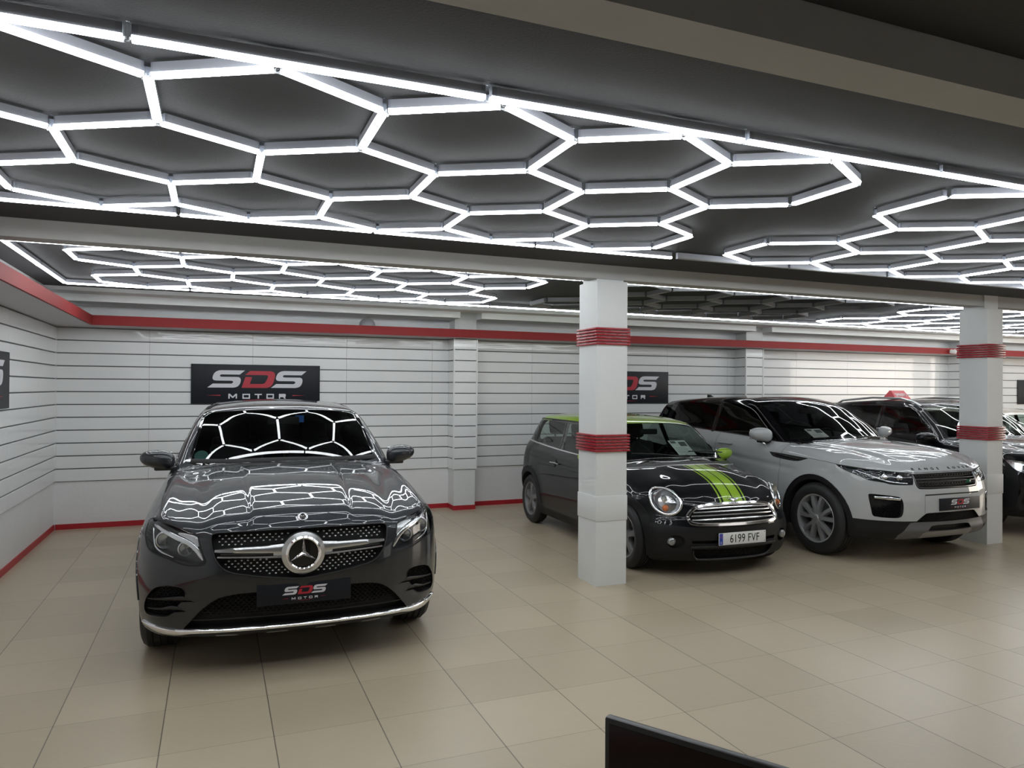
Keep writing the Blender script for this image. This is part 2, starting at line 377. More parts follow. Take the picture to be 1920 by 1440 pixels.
LOGO_M[-1] = [(1287, 510), (1287, 440), (1375, 440), (1383, 450), (1383, 478), (1372, 487), (1385, 510), (1362, 510), (1347, 488), (1306, 488), (1306, 471), (1364, 471), (1364, 458), (1306, 458), (1306, 510)]
LOGO_M[-1] = [(1287, 510), (1287, 440), (1375, 440), (1383, 450), (1383, 478), (1372, 487), (1385, 510), (1362, 510), (1347, 488), (1305, 488), (1305, 510)]
def logo(root, W_, H_, scale, off, fn, thick=.002, under=True):
    """fn(a, b, d): a right, b up, d out of the board; logo centred"""
    cx, cy = 986, 300
    tr = lambda poly, dx=0: [((x+dx-cx)*scale+off[0], -(y-cy)*scale+off[1]) for x, y in poly]
    MB().prism(tr(LOGO_S), fn, .0005, thick).build('logo_letter', 'signwhite', root)
    MB().prism(tr(LOGO_D), fn, .0005, thick).build('logo_letter', 'signred', root)
    MB().prism(tr(LOGO_S, 862), fn, .0005, thick).build('logo_letter', 'signwhite', root)
    mb = MB()
    for p in LOGO_M: mb.prism(tr(p), fn, .0005, thick)
    mb.build('logo_lettering', 'signwhite', root)
    mb = MB().prism(tr([(300, 463), (488, 457), (488, 470)]), fn, .0005, thick).prism(tr([(1480, 457), (1655, 463), (1480, 470)]), fn, .0005, thick)
    if under: mb.prism(tr([(700, 545), (986, 541), (1270, 545), (986, 549)]), fn, .0005, thick)
    mb.build('logo_line', 'signred', root)
def wall_sign(loc, rz, label):
    r = empty('wall_sign', loc, rz)
    w, h = .785, .25
    autosmooth(MB().bbox(-w, w, -.012, 0, -h, h, .0015).build('board', 'signblack', r))
    logo(r, 0, 0, .000885, (0, 0), lambda a, b, d: (a, -.012-d, b))
    return tag(r, label, 'sign', 'black dealer signs on the slat wall')
wall_sign((.503, 9.94, 1.735), 0, 'black dealer sign on the back wall above the roof of the dark grey car')
wall_sign((5.99, 9.94, 1.735), 0, 'black dealer sign partly hidden by the pillar, above the green roofed car')
wall_sign((-1.722, 6.965, 1.745), pi/2, 'black dealer sign on the left side wall, cut off by the photo edge')
wall_sign((16.07, 9.94, 1.70), 0, 'black dealer sign at the far right edge, beyond the right hand pillar')
# ------------------------------------------------------------ car body library
def tab(pts, sig=.04, lo=-6., hi=3., n=3600):
    """smoothed curve through points [(x, v)], as a lookup function"""
    pts = sorted(pts); x = np.linspace(lo, hi, n); y = np.interp(x, [p[0] for p in pts], [p[1] for p in pts])
    # keep the end slopes
    if sig > 0:
        d = (hi-lo)/(n-1); k = int(4*sig/d); g = np.exp(-.5*(np.arange(-k, k+1)*d/sig)**2); g /= g.sum()
        y = np.convolve(np.pad(y, k, mode='edge'), g, mode='valid')
    return lambda q: np.interp(q, x, y)
def smax(a, b, k):
    h = np.clip((k-np.abs(a-b))/k, 0, None); return np.maximum(a, b)+h*h*k*.25
def sstep(x, c, w): return .5+.5*np.tanh((x-c)/w)
class Body:
    """an upper surface, two sides, a nose, a tail and a floor, blended; F<0 inside"""
    def __init__(s, d): s.__dict__.update(d)
    def F(s, P):
        x, y, z = P[..., 0], np.abs(P[..., 1]), P[..., 2]
        top = z-s.top(x, y)
        side = y-s.side(x, z)
        front = x-s.front(y, z)
        rear = s.rear(y, z)-x
        bot = s.bot(x)-z
        f = smax(top, side, s.kts(x))
        f = smax(f, front, s.kf); f = smax(f, rear, s.kr)
        return smax(f, bot, .05)
    def cast(s, A, B, n=26):
        """A inside, B outside -> surface point"""
        lo = np.zeros(len(A)); hi = np.ones(len(A))
        # march first so that the outermost crossing is found
        for _ in range(n):
            m = (lo+hi)/2; f = s.F(A+(B-A)*m[:, None]); i = f < 0
            lo = np.where(i, m, lo); hi = np.where(i, hi, m)
        return A+(B-A)*((lo+hi)/2)[:, None]
    def mesh(s, step):
        (x0, x1, yh, z0, z1), (X0, X1, YH, Z0, Z1) = s.inner, s.outer
        nx, ny, nz = int((X1-X0)/step), 2*int(YH/step), int((Z1-Z0)/step)
        ny += ny % 2
        V = {}; idx = {}; A = []; B = []
        def vid(i, j, k):
            key = (i, j, k)
            if key not in idx:
                idx[key] = len(A); a, b, c = i/nx, j/ny*2-1, k/nz
                A.append((x0+(x1-x0)*a, yh*b, z0+(z1-z0)*c)); B.append((X0+(X1-X0)*a, YH*b, Z0+(Z1-Z0)*c))
            return idx[key]
        Fc = []
        for i in range(nx):
            for j in range(ny):
                Fc.append((vid(i, j, nz), vid(i+1, j, nz), vid(i+1, j+1, nz), vid(i, j+1, nz)))
                if i % 1 == 0: Fc.append((vid(i, j, 0), vid(i, j+1, 0), vid(i+1, j+1, 0), vid(i+1, j, 0)))
            for k in range(nz):
                Fc.append((vid(i, 0, k), vid(i+1, 0, k), vid(i+1, 0, k+1), vid(i, 0, k+1)))
                Fc.append((vid(i, ny, k), vid(i, ny, k+1), vid(i+1, ny, k+1), vid(i+1, ny, k)))
        for j in range(ny):
            for k in range(nz):
                Fc.append((vid(nx, j, k), vid(nx, j+1, k), vid(nx, j+1, k+1), vid(nx, j, k+1)))
                Fc.append((vid(0, j, k), vid(0, j, k+1), vid(0, j+1, k+1), vid(0, j+1, k)))
        return s.cast(np.array(A), np.array(B)), Fc
    def on(s, axis, pts, side=1):
        """project 2D points onto the surface: front (y,z), side (x,z), top (x,y)"""
        pts = np.array(pts, float); n = len(pts)
        if axis == 'front': A = np.c_[np.full(n, .2), pts]; B = np.c_[np.full(n, 1.6), pts]
        elif axis == 'rear': A = np.c_[np.full(n, -2.6), pts]; B = np.c_[np.full(n, -4.6), pts]
        elif axis == 'side': A = np.c_[pts[:, 0], np.full(n, .25*side), pts[:, 1]]; B = np.c_[pts[:, 0], np.full(n, 1.3*side), pts[:, 1]]
        else: A = np.c_[pts, np.full(n, .75)]; B = np.c_[pts, np.full(n, 2.0)]
        return s.cast(A, B)
    def normal(s, P, e=1e-3):
        P = np.array(P); g = np.stack([s.F(P+np.eye(3)[i]*e)-s.F(P-np.eye(3)[i]*e) for i in range(3)], -1)
        return g/(np.linalg.norm(g, axis=-1, keepdims=True)+1e-12)

def spline(pts, closed=True, n=6):
    """Catmull-Rom through 2D points; a point given as (x, y, 1) is a sharp corner"""
    m = len(pts); out = []
    P = [np.array(p[:2], float) for p in pts]; c = [len(p) > 2 for p in pts]
    for i in range(m if closed else m-1):
        a, b = P[i], P[(i+1) % m]
        p0 = P[i-1] if (closed or i > 0) else a; p3 = P[(i+2) % m] if (closed or i+2 < m) else b
        ta = (b-a)*.5 if c[i] or (not closed and i == 0) else (b-p0)*.5*min(1, np.linalg.norm(b-a)/(np.linalg.norm(b-p0)*.5+1e-9))
        tb = (b-a)*.5 if c[(i+1) % m] or (not closed and i == m-2) else (p3-a)*.5*min(1, np.linalg.norm(b-a)/(np.linalg.norm(p3-a)*.5+1e-9))
        for k in range(n):
            t = k/n; out.append(tuple((2*t**3-3*t*t+1)*a+(t**3-2*t*t+t)*ta+(-2*t**3+3*t*t)*b+(t**3-t*t)*tb))
    if not closed: out.append(tuple(P[-1]))
    return out
def mirror(poly): return [(-a, b) for a, b in poly][::-1]
def inpoly(px, py, poly):
    x = np.asarray(px); y = np.asarray(py); r = np.zeros(x.shape, bool); n = len(poly)
    for i in range(n):
        (x1, y1), (x2, y2) = poly[i], poly[(i+1) % n]
        if y1 == y2: continue
        c = ((y1 > y) != (y2 > y)) & (x < (x2-x1)*(y-y1)/(y2-y1)+x1); r ^= c
    return r

class Shell:
    """the body surface cut into regions; each region becomes its own part"""
    AX = {'front': (1, 2, 0, 1), 'rear': (1, 2, 0, -1), 'side': (0, 2, 1, 1), 'side-': (0, 2, 1, -1), 'top': (0, 1, 2, 1)}
    def __init__(s, body, step):
        V, Fc = body.mesh(step); s.body = body; bm = s.bm = bmesh.new()
        vs = [bm.verts.new(p) for p in V]
        for f in Fc: bm.faces.new([vs[i] for i in f])
        bm.normal_update(); s.lay = bm.faces.layers.int.new('region'); s.names = ['body']; s.mats = {}
    def cut(s, poly, axis, name, only=None, where=None):
        """polygon seen along an axis -> faces become region `name`"""
        a, b, d, sg = s.AX[axis]; bm = s.bm
        if name not in s.names: s.names.append(name)
        rid = s.names.index(name); oid = [s.names.index(o) for o in only] if only else None
        xs = [p[0] for p in poly]; ys = [p[1] for p in poly]; bx0, bx1, by0, by1 = min(xs), max(xs), min(ys), max(ys)
        loc = set()
        for f in bm.faces:
            n = f.normal
            if n[d]*sg < .06: continue
            if oid is not None and f[s.lay] not in oid: continue
            if where and not where(f.calc_center_median()): continue
            us = [v.co[a] for v in f.verts]
            if max(us) < bx0 or min(us) > bx1: continue
            us = [v.co[b] for v in f.verts]
            if max(us) < by0 or min(us) > by1: continue
            loc.add(f)
        m = len(poly)
        for i in range(m):
            (x1, y1), (x2, y2) = poly[i], poly[(i+1) % m]
            l = math.hypot(x2-x1, y2-y1)
            if l < 1e-6: continue
            no = Vector((0, 0, 0)); no[a] = (y2-y1)/l; no[b] = -(x2-x1)/l
            co = Vector((0, 0, 0)); co[a] = x1; co[b] = y1
            cand = []
            lx0, lx1, ly0, ly1 = min(x1, x2), max(x1, x2), min(y1, y2), max(y1, y2)
            for f in loc:
                us = [v.co[a] for v in f.verts]
                if max(us) < lx0-1e-5 or min(us) > lx1+1e-5: continue
                us2 = [v.co[b] for v in f.verts]
                if max(us2) < ly0-1e-5 or min(us2) > ly1+1e-5: continue
                dd = [(u-x1)*no[a]+(w-y1)*no[b] for u, w in zip(us, us2)]
                if min(dd) < -1e-5 and max(dd) > 1e-5: cand.append(f)
            if not cand: continue
            geom = set(cand)
            for f in cand: geom.update(f.edges); geom.update(f.verts)
            r = bmesh.ops.bisect_plane(bm, geom=list(geom), dist=1e-5, plane_co=co, plane_no=no)
            loc.difference_update(cand)
            loc.update(g for g in r['geom'] if isinstance(g, bmesh.types.BMFace) and g.is_valid)
        loc = [f for f in loc if f.is_valid]
        if loc:
            C = [f.calc_center_median() for f in loc]
            ins = inpoly([c[a] for c in C], [c[b] for c in C], poly)
            for f, i in zip(loc, ins):
                if i: f[s.lay] = rid
            for f in loc: f.normal_update()
        return rid
    def faces(s, name):
        if name not in s.names: return []
        r = s.names.index(name); return [f for f in s.bm.faces if f[s.lay] == r]
    def part(s, name, region, m, root, shift=None, keep=False):
        """region -> object with normals from the ideal surface"""
        fs = s.faces(region)
        if not fs: return None
        ids = {}; V = []; F = []
        for f in fs:
            q = []
            for v in f.verts:
                if v.index not in ids or V[ids[v.index]] is None: pass
                k = v
                if k not in ids: ids[k] = len(V); V.append(tuple(v.co))
                q.append(ids[k])
            F.append(q)
        N = s.body.normal(np.array(V))
        if shift: V = [(p[0]+shift[0], p[1]+shift[1], p[2]+shift[2]) for p in V]
        return mesh_obj(name, V, F, m, root, True, normals=N)
    def recess(s, name, region, vec, m, root, back=True, off=0.0):
        """walls from the rim of a region going inward along vec, with a back plate"""
        fs = set(s.faces(region))
        if not fs: return None
        vec = Vector(vec); mb = MB()
        for f in fs:
            for e in f.edges:
                if sum(1 for g in e.link_faces if g in fs) == 1:
                    p, q = e.verts[0].co, e.verts[1].co
                    mb.add([p+vec*off, q+vec*off, q+vec, p+vec], [(0, 1, 2, 3)])
            if back: mb.add([v.co+vec for v in f.verts], [tuple(range(len(f.verts)))])
        return mb.build(name, m, root)
    def finish(s): s.bm.free()

def ribbon(body, pts, axis, w, h, m, name, root, side=1, closed=False, off=0.0, n=10, mb=None, prof=None, raw=False):
    """raised (or thin dark) strip that follows the surface along a line drawn in one view"""
    q = pts if raw else spline(pts, closed, n); P = body.on(axis, q, side); Nn = body.normal(P); k = len(P)
    T = np.zeros_like(P)
    for i in range(k):
        a = P[(i-1) % k] if (closed or i) else P[i]; b = P[(i+1) % k] if (closed or i < k-1) else P[i]
        T[i] = (b-a)/(np.linalg.norm(b-a)+1e-9)
    Bn = np.cross(T, Nn); Bn /= np.linalg.norm(Bn, axis=1, keepdims=True)+1e-9
    prof = prof or [(-1, -.3), (-1, .6), (-.6, 1), (.6, 1), (1, .6), (1, -.3)]
    own = mb is None; mb = mb or MB(); V = []; F = []; c = len(prof)
    ww = w if hasattr(w, '__len__') else [w]*k
    if len(ww) != k: ww = np.interp(np.linspace(0, 1, k), np.linspace(0, 1, len(ww)), ww)
    for i in range(k):
        for u, v in prof: V.append(tuple(P[i]+Bn[i]*u*ww[i]/2+Nn[i]*(v*h+off)))
    for i in range(k if closed else k-1):
        j = (i+1) % k
        for t in range(c-1): F.append((i*c+t, i*c+t+1, j*c+t+1, j*c+t))
    mb.add(V, F)
    return autosmooth(mb.build(name, m, root), 50) if own else mb
SEAM = [(-1, 0), (1, 0)]
def patch(body, poly, axis, off, m, name, root, side=1, step=.02, thick=None):
    """small conforming badge or sticker"""
    bm = bmesh.new(); vs = [bm.verts.new((a, b, 0)) for a, b in poly]
    for t in tessellate_polygon([[Vector((a, b, 0)) for a, b in poly]]):
        try: bm.faces.new([vs[i] for i in t])
        except Exception: pass
    for _ in range(4):
        es = [e for e in bm.edges if e.calc_length() > step]
        if not es: break
        bmesh.ops.subdivide_edges(bm, edges=es, cuts=1)
    bm.verts.index_update(); q = [(v.co.x, v.co.y) for v in bm.verts]; F = [[v.index for v in f.verts] for f in bm.faces]; bm.free()
    P = body.on(axis, q, side); N = body.normal(P); n = len(P)
    V = list(map(tuple, P+N*off))
    return mesh_obj(name, V, F, m, root, True, normals=N)

# ------------------------------------------------------------ wheels
def wheel(root, x, y, r, w, rim_r, spokes, m_rim, style, steer=0.0, name='wheel'):
    sg = 1 if y > 0 else -1
    e = empty(name, (x, y, r), steer, root)
    # local: axle along y, outer face towards +y*sg
    hw = w/2; o = lambda v: v*sg
    prof = [(rim_r, o(-hw+.015)), (rim_r+.02, o(-hw+.003)), (r-.05, o(-hw)), (r-.022, o(-hw+.012)), (r-.006, o(-hw+.035))]
    for k in range(4):
        c = -hw+.035+(w-.07)*(k+.5)/4
        prof += [(r, o(c-(w-.07)/8+.006)), (r, o(c+(w-.07)/8-.006)), (r-.008, o(c+(w-.07)/8-.004)), (r-.008, o(c+(w-.07)/8+.004))]
    prof = prof[:-2]+[(r-.006, o(hw-.035)), (r-.022, o(hw-.012)), (r-.05, o(hw)), (rim_r+.045, o(hw-.001)), (rim_r+.02, o(hw-.006)), (rim_r+.004, o(hw-.016)), (rim_r-.006, o(hw-.02))]
    autosmooth(MB().lathe(prof, 72).build('tyre', 'rubber', e), 40)
    mb = MB(); R = rim_r
    mb.lathe([(R-.002, o(-hw+.02)), (R-.02, o(-hw+.03)), (R-.03, o(0)), (R-.02, o(hw-.045)), (R-.012, o(hw-.02)), (R+.001, o(hw-.012)), (R+.004, o(hw-.015)), (R-.002, o(hw-.03))], 64)
    n = spokes; yo = hw-.03
    for k in range(n):
        a0 = 2*pi*k/n+pi/2
        if style == 'five':   # broad tapered spokes
            S_ = [(.035, .03, .0), (.085, .030, .006), (.14, .034, .004), (R-.012, .05, -.004)]
            offs = [0]
        elif style == 'twist':   # pairs of curved fins
            S_ = [(.035, .026, .0), (.10, .018, .008), (.17, .020, .006), (R-.012, .026, -.004)]
            offs = [-.13, .13]
        elif style == 'pairs':   # five forked spokes
            S_ = [(.035, .024, .0), (.08, .022, .006), (.15, .021, .008), (R-.012, .025, -.002)]
            offs = [-.24, .24]
        else:
            S_ = [(.03, .026, .0), (.10, .022, .006), (R-.012, .028, -.004)]; offs = [0]
        for of in offs:
            V = []
            for i, (rr, hw_, dy) in enumerate(S_):
                t = i/(len(S_)-1); a = a0+of*((.35+.75*min(1, t*1.6)) if style == 'pairs' else (.6+1.1*t))+(.10*math.sin(t*pi)*(1 if of > 0 else -1) if style == 'twist' else 0)
                c, q = math.cos(a), math.sin(a)
                for u, dp in ((-1, -.022), (-.75, 0), (.75, 0), (1, -.022), (1, -.05), (-1, -.05)):
                    V.append((rr*c-u*hw_*q, o(yo+dy+dp), rr*q+u*hw_*c))
            m6 = 6; F = [(i*m6+k2, i*m6+(k2+1) % m6, (i+1)*m6+(k2+1) % m6, (i+1)*m6+k2) for i in range(len(S_)-1) for k2 in range(m6)]
            mb.add(V, F)
    mb.lathe([(.001, o(yo+.008)), (.028, o(yo+.007)), (.034, o(yo+.002)), (.062, o(yo-.004)), (.07, o(yo-.03)), (.06, o(yo-.06))], 32)
    autosmooth(mb.build('rim', m_rim, e), 35)
    mb = MB()
    for k in range(5):
        a = 2*pi*k/5+.3; mb.lathe([(.001, o(yo+.001)), (.008, o(yo)), (.009, o(yo-.01))], 8, Matrix.Translation((.05*math.cos(a), 0, .05*math.sin(a))))
    mb.build('wheel_bolt', 'black', e)
    MB().lathe([(.02, o(-.01)), (R*.72, o(-.01)), (R*.72, o(-.03)), (.02, o(-.03))], 40).build('brake_disc', 'brake', e)
    return e
M['brake'] = mat('brake_disc', (.18, .18, .18), .35, metal=.8)
M['liner'] = mat('arch_liner', (.008, .008, .008), .8)
M['dark'] = mat('underbody', (.006, .006, .006), .8)
M['seat'] = mat('seat_fabric', (.022, .023, .026), .7)
M['dash'] = mat('dashboard', (.008, .008, .009), .6, spec=.2)
M['glass'] = glass_mat('tinted_glass', (.62, .65, .63), .95, 1.62)
M['privacy'] = glass_mat('privacy_glass', (.03, .032, .035), .7, 1.5)
M['lens'] = glass_mat('clear_lens', (.93, .94, .95), .95, 1.5)
M['mesh'] = mat('grille_mesh', (.008, .008, .009), .5, spec=.3)
M['trimgloss'] = mat('gloss_black_trim', (.005, .005, .006), .08, coat=.5)
M['cladding'] = mat('black_cladding', (.010, .010, .011), .55, spec=.3)

def seat(root, x, y, z, s=1.0, back=True):
    e = empty('seat', (x, y, z), 0, root)
    autosmooth(MB().bbox(-.26, .26, -.25, .25, -.06, .10, .05).build('cushion', 'seat', e))
    T = Matrix.Translation((-.27, 0, .05)) @ Matrix.Rotation(-.28, 4, 'Y')
    autosmooth(MB().bbox(-.06, .06, -.24, .24, 0, .56, .05, T).build('backrest', 'seat', e))
    autosmooth(MB().bbox(-.05, .05, -.13, .13, .60, .79, .04, T).box(-.01, .01, -.07, -.055, .54, .62, T).box(-.01, .01, .055, .07, .54, .62, T).build('headrest', 'seat', e))
    return e
def cabin(root, xd, zd, hw, xs, xr, lhd=1):
    """dashboard, wheel, seats and floor"""
    autosmooth(MB().bbox(xd-.42, xd+.10, -hw, hw, zd-.34, zd-.02, .05).build('dashboard', 'dash', root))
    sw = empty('steering_wheel', (xd-.52, .36*lhd, zd-.06), 0, root); sw.rotation_euler = (0, math.radians(-62), 0)
    mb = MB().sweep([(.185*math.cos(a), .185*math.sin(a), 0) for a in np.linspace(0, 2*pi, 33)[:-1]], .014, 8, True)
    mb.bbox(-.05, .05, -.06, .06, -.02, .02, .01).box(-.015, .015, -.18, -.05, -.008, .008).box(-.015, .015, .05, .18, -.008, .008).box(-.18, -.05, -.02, .02, -.008, .008)
    autosmooth(mb.build('rim_and_spokes', 'dash', sw))
    for y in (-.36, .36): seat(root, xs, y, zd-.52)
    for y in (-.36, .36): seat(root, xr, y, zd-.50)
    MB().box(xr-.35, xd, -hw-.02, hw+.02, .24, .28).build('cabin_floor', 'dark', root)
# ------------------------------------------------------------ the bodies (origin: floor under the middle of the front axle, +x forward)
def glc_body():
    zw = tab([(-4.2, 1.08), (-3.85, 1.13), (-3.68, 1.17), (-3.5, 1.25), (-3.1, 1.425), (-2.7, 1.522), (-2.3, 1.572), (-1.95, 1.586), (-1.7, 1.583), (-1.42, 1.567), (-1.20, 1.546), (-1.10, 1.523), (-.90, 1.398), (-.71, 1.262), (-.55, 1.130), (-.30, .915), (0, .6)], .045)
    zh = tab([(-1.2, 1.13), (-.55, 1.127), (-.3, 1.112), (-.05, 1.090), (.2, 1.058), (.45, 1.018), (.65, .972), (.80, .915), (.95, .83), (1.1, .7)], .07)
    zc = lambda x: smax(zw(x), zh(x), .008)
    crown = tab([(-3.8, .03), (-2.5, .10), (-1.5, .09), (-.6, .05), (-.3, .07), (.3, .085), (.9, .10)], .15)
    bow = tab([(-2.2, 0), (-1.3, .10), (-.5, .20), (-.2, .10), (.5, .05), (.9, .05)], .10)
    def top(x, y):
        z = zc(x+bow(x)*y*y)-crown(x)*(y/.8)**2.4
        hood = sstep(x, -.42, .05)*sstep(-x, -.78, .06)
        c1 = .335+.10*(x+.4)*-.35           # power-dome crease, drifting inward to the nose
        z = z+hood*.014*(1-sstep(y, c1, .016))
        c2 = .70-.05*(x+.4)
        z = z-hood*.016*np.exp(-((y-c2+.06)/.07)**2)+hood*.020*np.exp(-((y-.80)/.06)**2)
        return z
    w = tab([(-4, .84), (-3.6, .90), (-3.0, .942), (-2.6, .942), (-2.0, .925), (-1.2, .920), (-.5, .930), (0, .940), (.3, .936), (.6, .915), (.8, .885), (1.0, .85)], .08)
    sec = tab([(0, .10), (.2, .05), (.32, .012), (.5, 0), (.72, .004), (.86, .022), (.96, .05), (1.02, .072), (1.07, .095), (1.12, .125), (1.25, .17), (1.42, .245), (1.52, .305), (1.6, .41), (1.8, .7)], .022, -1, 3)
    belt = tab([(-3.6, .06), (-2.8, .045), (-1.5, .015), (-.5, 0), (.9, -.06)], .2)
    def side(x, z):
        s = w(x)-sec(z-belt(x)*sstep(z, .9, .08))
        for cx in (0, -2.873):      # wheel arch swell
            r = np.sqrt((x-cx)**2+(z-.36)**2); s = s+.012*np.exp(-((r-.42)/.07)**2)
        s = s-.010*np.exp(-((z-.42)/.10)**2)*sstep(-np.abs(x+1.45), -.85, .1)
        return s
    xf = tab([(0, .70), (.16, .74), (.24, .80), (.34, .845), (.46, .862), (.60, .866), (.75, .855), (.86, .83), (.93, .795), (1.0, .74), (1.2, .6)], .03, -1, 3)
    pl = tab([(0, 0), (.2, .006), (.4, .03), (.55, .068), (.68, .125), (.78, .195), (.86, .29), (.93, .42), (1.1, .8)], .045, -1, 3)
    def front(y, z):
        s = xf(z)-pl(y)
        # sharper lip line under the lamps, hollow towards the grille surround, side intake swell
        s = s+.018*np.exp(-((y-.50)/.10)**2)*np.exp(-((z-.62)/.12)**2)
        s = s-.020*np.exp(-((y-.70)/.12)**2)*np.exp(-((z-.40)/.07)**2)
        return s
    xr = tab([(0, -3.70), (.3, -3.80), (.6, -3.865), (.9, -3.85), (1.1, -3.82), (1.3, -3.72), (1.8, -3.5)], .05, -1, 3)
    return Body(dict(top=top, side=side, front=front, rear=lambda y, z: xr(z)+.25*y**2.5, bot=tab([(-3.9, .36), (-3.2, .24), (.3, .22), (.6, .215), (.9, .25)], .08),
        kts=tab([(-4, .10), (-2, .10), (-.6, .06), (-.3, .09), (1, .12)], .1), kf=.075, kr=.16,
        inner=(-3.3, .35, .35, .45, .85), outer=(-4.6, 1.45, 1.35, -.15, 2.0)))
def mini_body():
    zw = tab([(-3.3, .9), (-3.02, 1.05), (-2.93, 1.20), (-2.86, 1.30), (-2.78, 1.365), (-2.6, 1.385), (-2.2, 1.403), (-1.7, 1.407), (-1.3, 1.392), (-1.05, 1.362), (-.93, 1.325), (-.42, 1.005), (-.2, .855), (.1, .6)], .028)
    zh = tab([(-1, 1.0), (-.42, .995), (-.25, .982), (-.1, .963), (.15, .923), (.35, .868), (.50, .80), (.62, .70), (.8, .5)], .06)
    zc = lambda x: smax(zw(x), zh(x), .008)
    crown = tab([(-3, .07), (-1.2, .075), (-.6, .05), (-.3, .09), (.5, .16)], .15)
    bow = tab([(-1.6, 0), (-1.0, .16), (-.45, .34), (-.2, .10), (.5, .12), (.8, .12)], .10)
    def top(x, y):
        z = zc(x+bow(x)*y*y)-crown(x)*(y/.75)**2.6
        hood = sstep(x, -.36, .05)
        z = z-hood*.012*sstep(y, .34, .05)*sstep(-x, -.5, .08)
        # round lamp pods rise out of the bonnet corners
        z = z+.045*np.exp(-((y-.545)/.15)**2-((x-.36)/.20)**2)
        return z
    w = tab([(-3.3, .70), (-2.95, .80), (-2.467, .838), (-2.0, .828), (-1.2, .820), (-.5, .826), (0, .838), (.3, .815), (.5, .77), (.8, .68)], .08)
    sec = tab([(0, .09), (.18, .04), (.28, .012), (.45, 0), (.62, .004), (.78, .018), (.88, .035), (.93, .055), (.98, .095), (1.1, .14), (1.25, .195), (1.34, .24), (1.40, .31), (1.6, .5)], .022, -1, 3)
    belt = tab([(-3.0, .075), (-2.0, .04), (-.5, 0), (.6, -.05)], .2)
    def side(x, z):
        s = w(x)-sec(z-belt(x)*sstep(z, .8, .08))
        for cx in (0, -2.467):
            r = np.sqrt((x-cx)**2+(z-.31)**2); s = s+.014*np.exp(-((r-.38)/.06)**2)
        return s
    xf = tab([(0, .50), (.16, .60), (.22, .645), (.32, .672), (.45, .68), (.54, .668), (.60, .650), (.68, .615), (.76, .565), (.9, .42)], .025, -1, 3)
    pl = tab([(0, 0), (.2, .014), (.35, .05), (.5, .115), (.62, .19), (.72, .29), (.8, .42), (.95, .75)], .04, -1, 3)
    def front(y, z):
        s = xf(z)-pl(y)*(1-.2*sstep(z, .66, .06)-.22*sstep(-z, -.5, .06))
        s = s-.012*sstep(z, .545, .008)
        return s+.03*np.exp(-((y-.545)/.12)**2-((z-.70)/.11)**2)
    xr = tab([(0, -2.85), (.3, -2.98), (.55, -3.03), (.8, -3.02), (1.0, -2.94), (1.2, -2.82), (1.35, -2.70), (1.6, -2.5)], .03, -1, 3)
    return Body(dict(top=top, side=side, front=front, rear=lambda y, z: xr(z)+.28*y**2.4, bot=tab([(-3, .24), (-2.4, .16), (.2, .14), (.7, .145)], .08),
        kts=tab([(-4, .07), (-.6, .05), (-.3, .10), (1, .14)], .1), kf=.09, kr=.16,
        inner=(-2.5, .22, .3, .42, .72), outer=(-3.8, 1.2, 1.2, -.15, 1.75)))
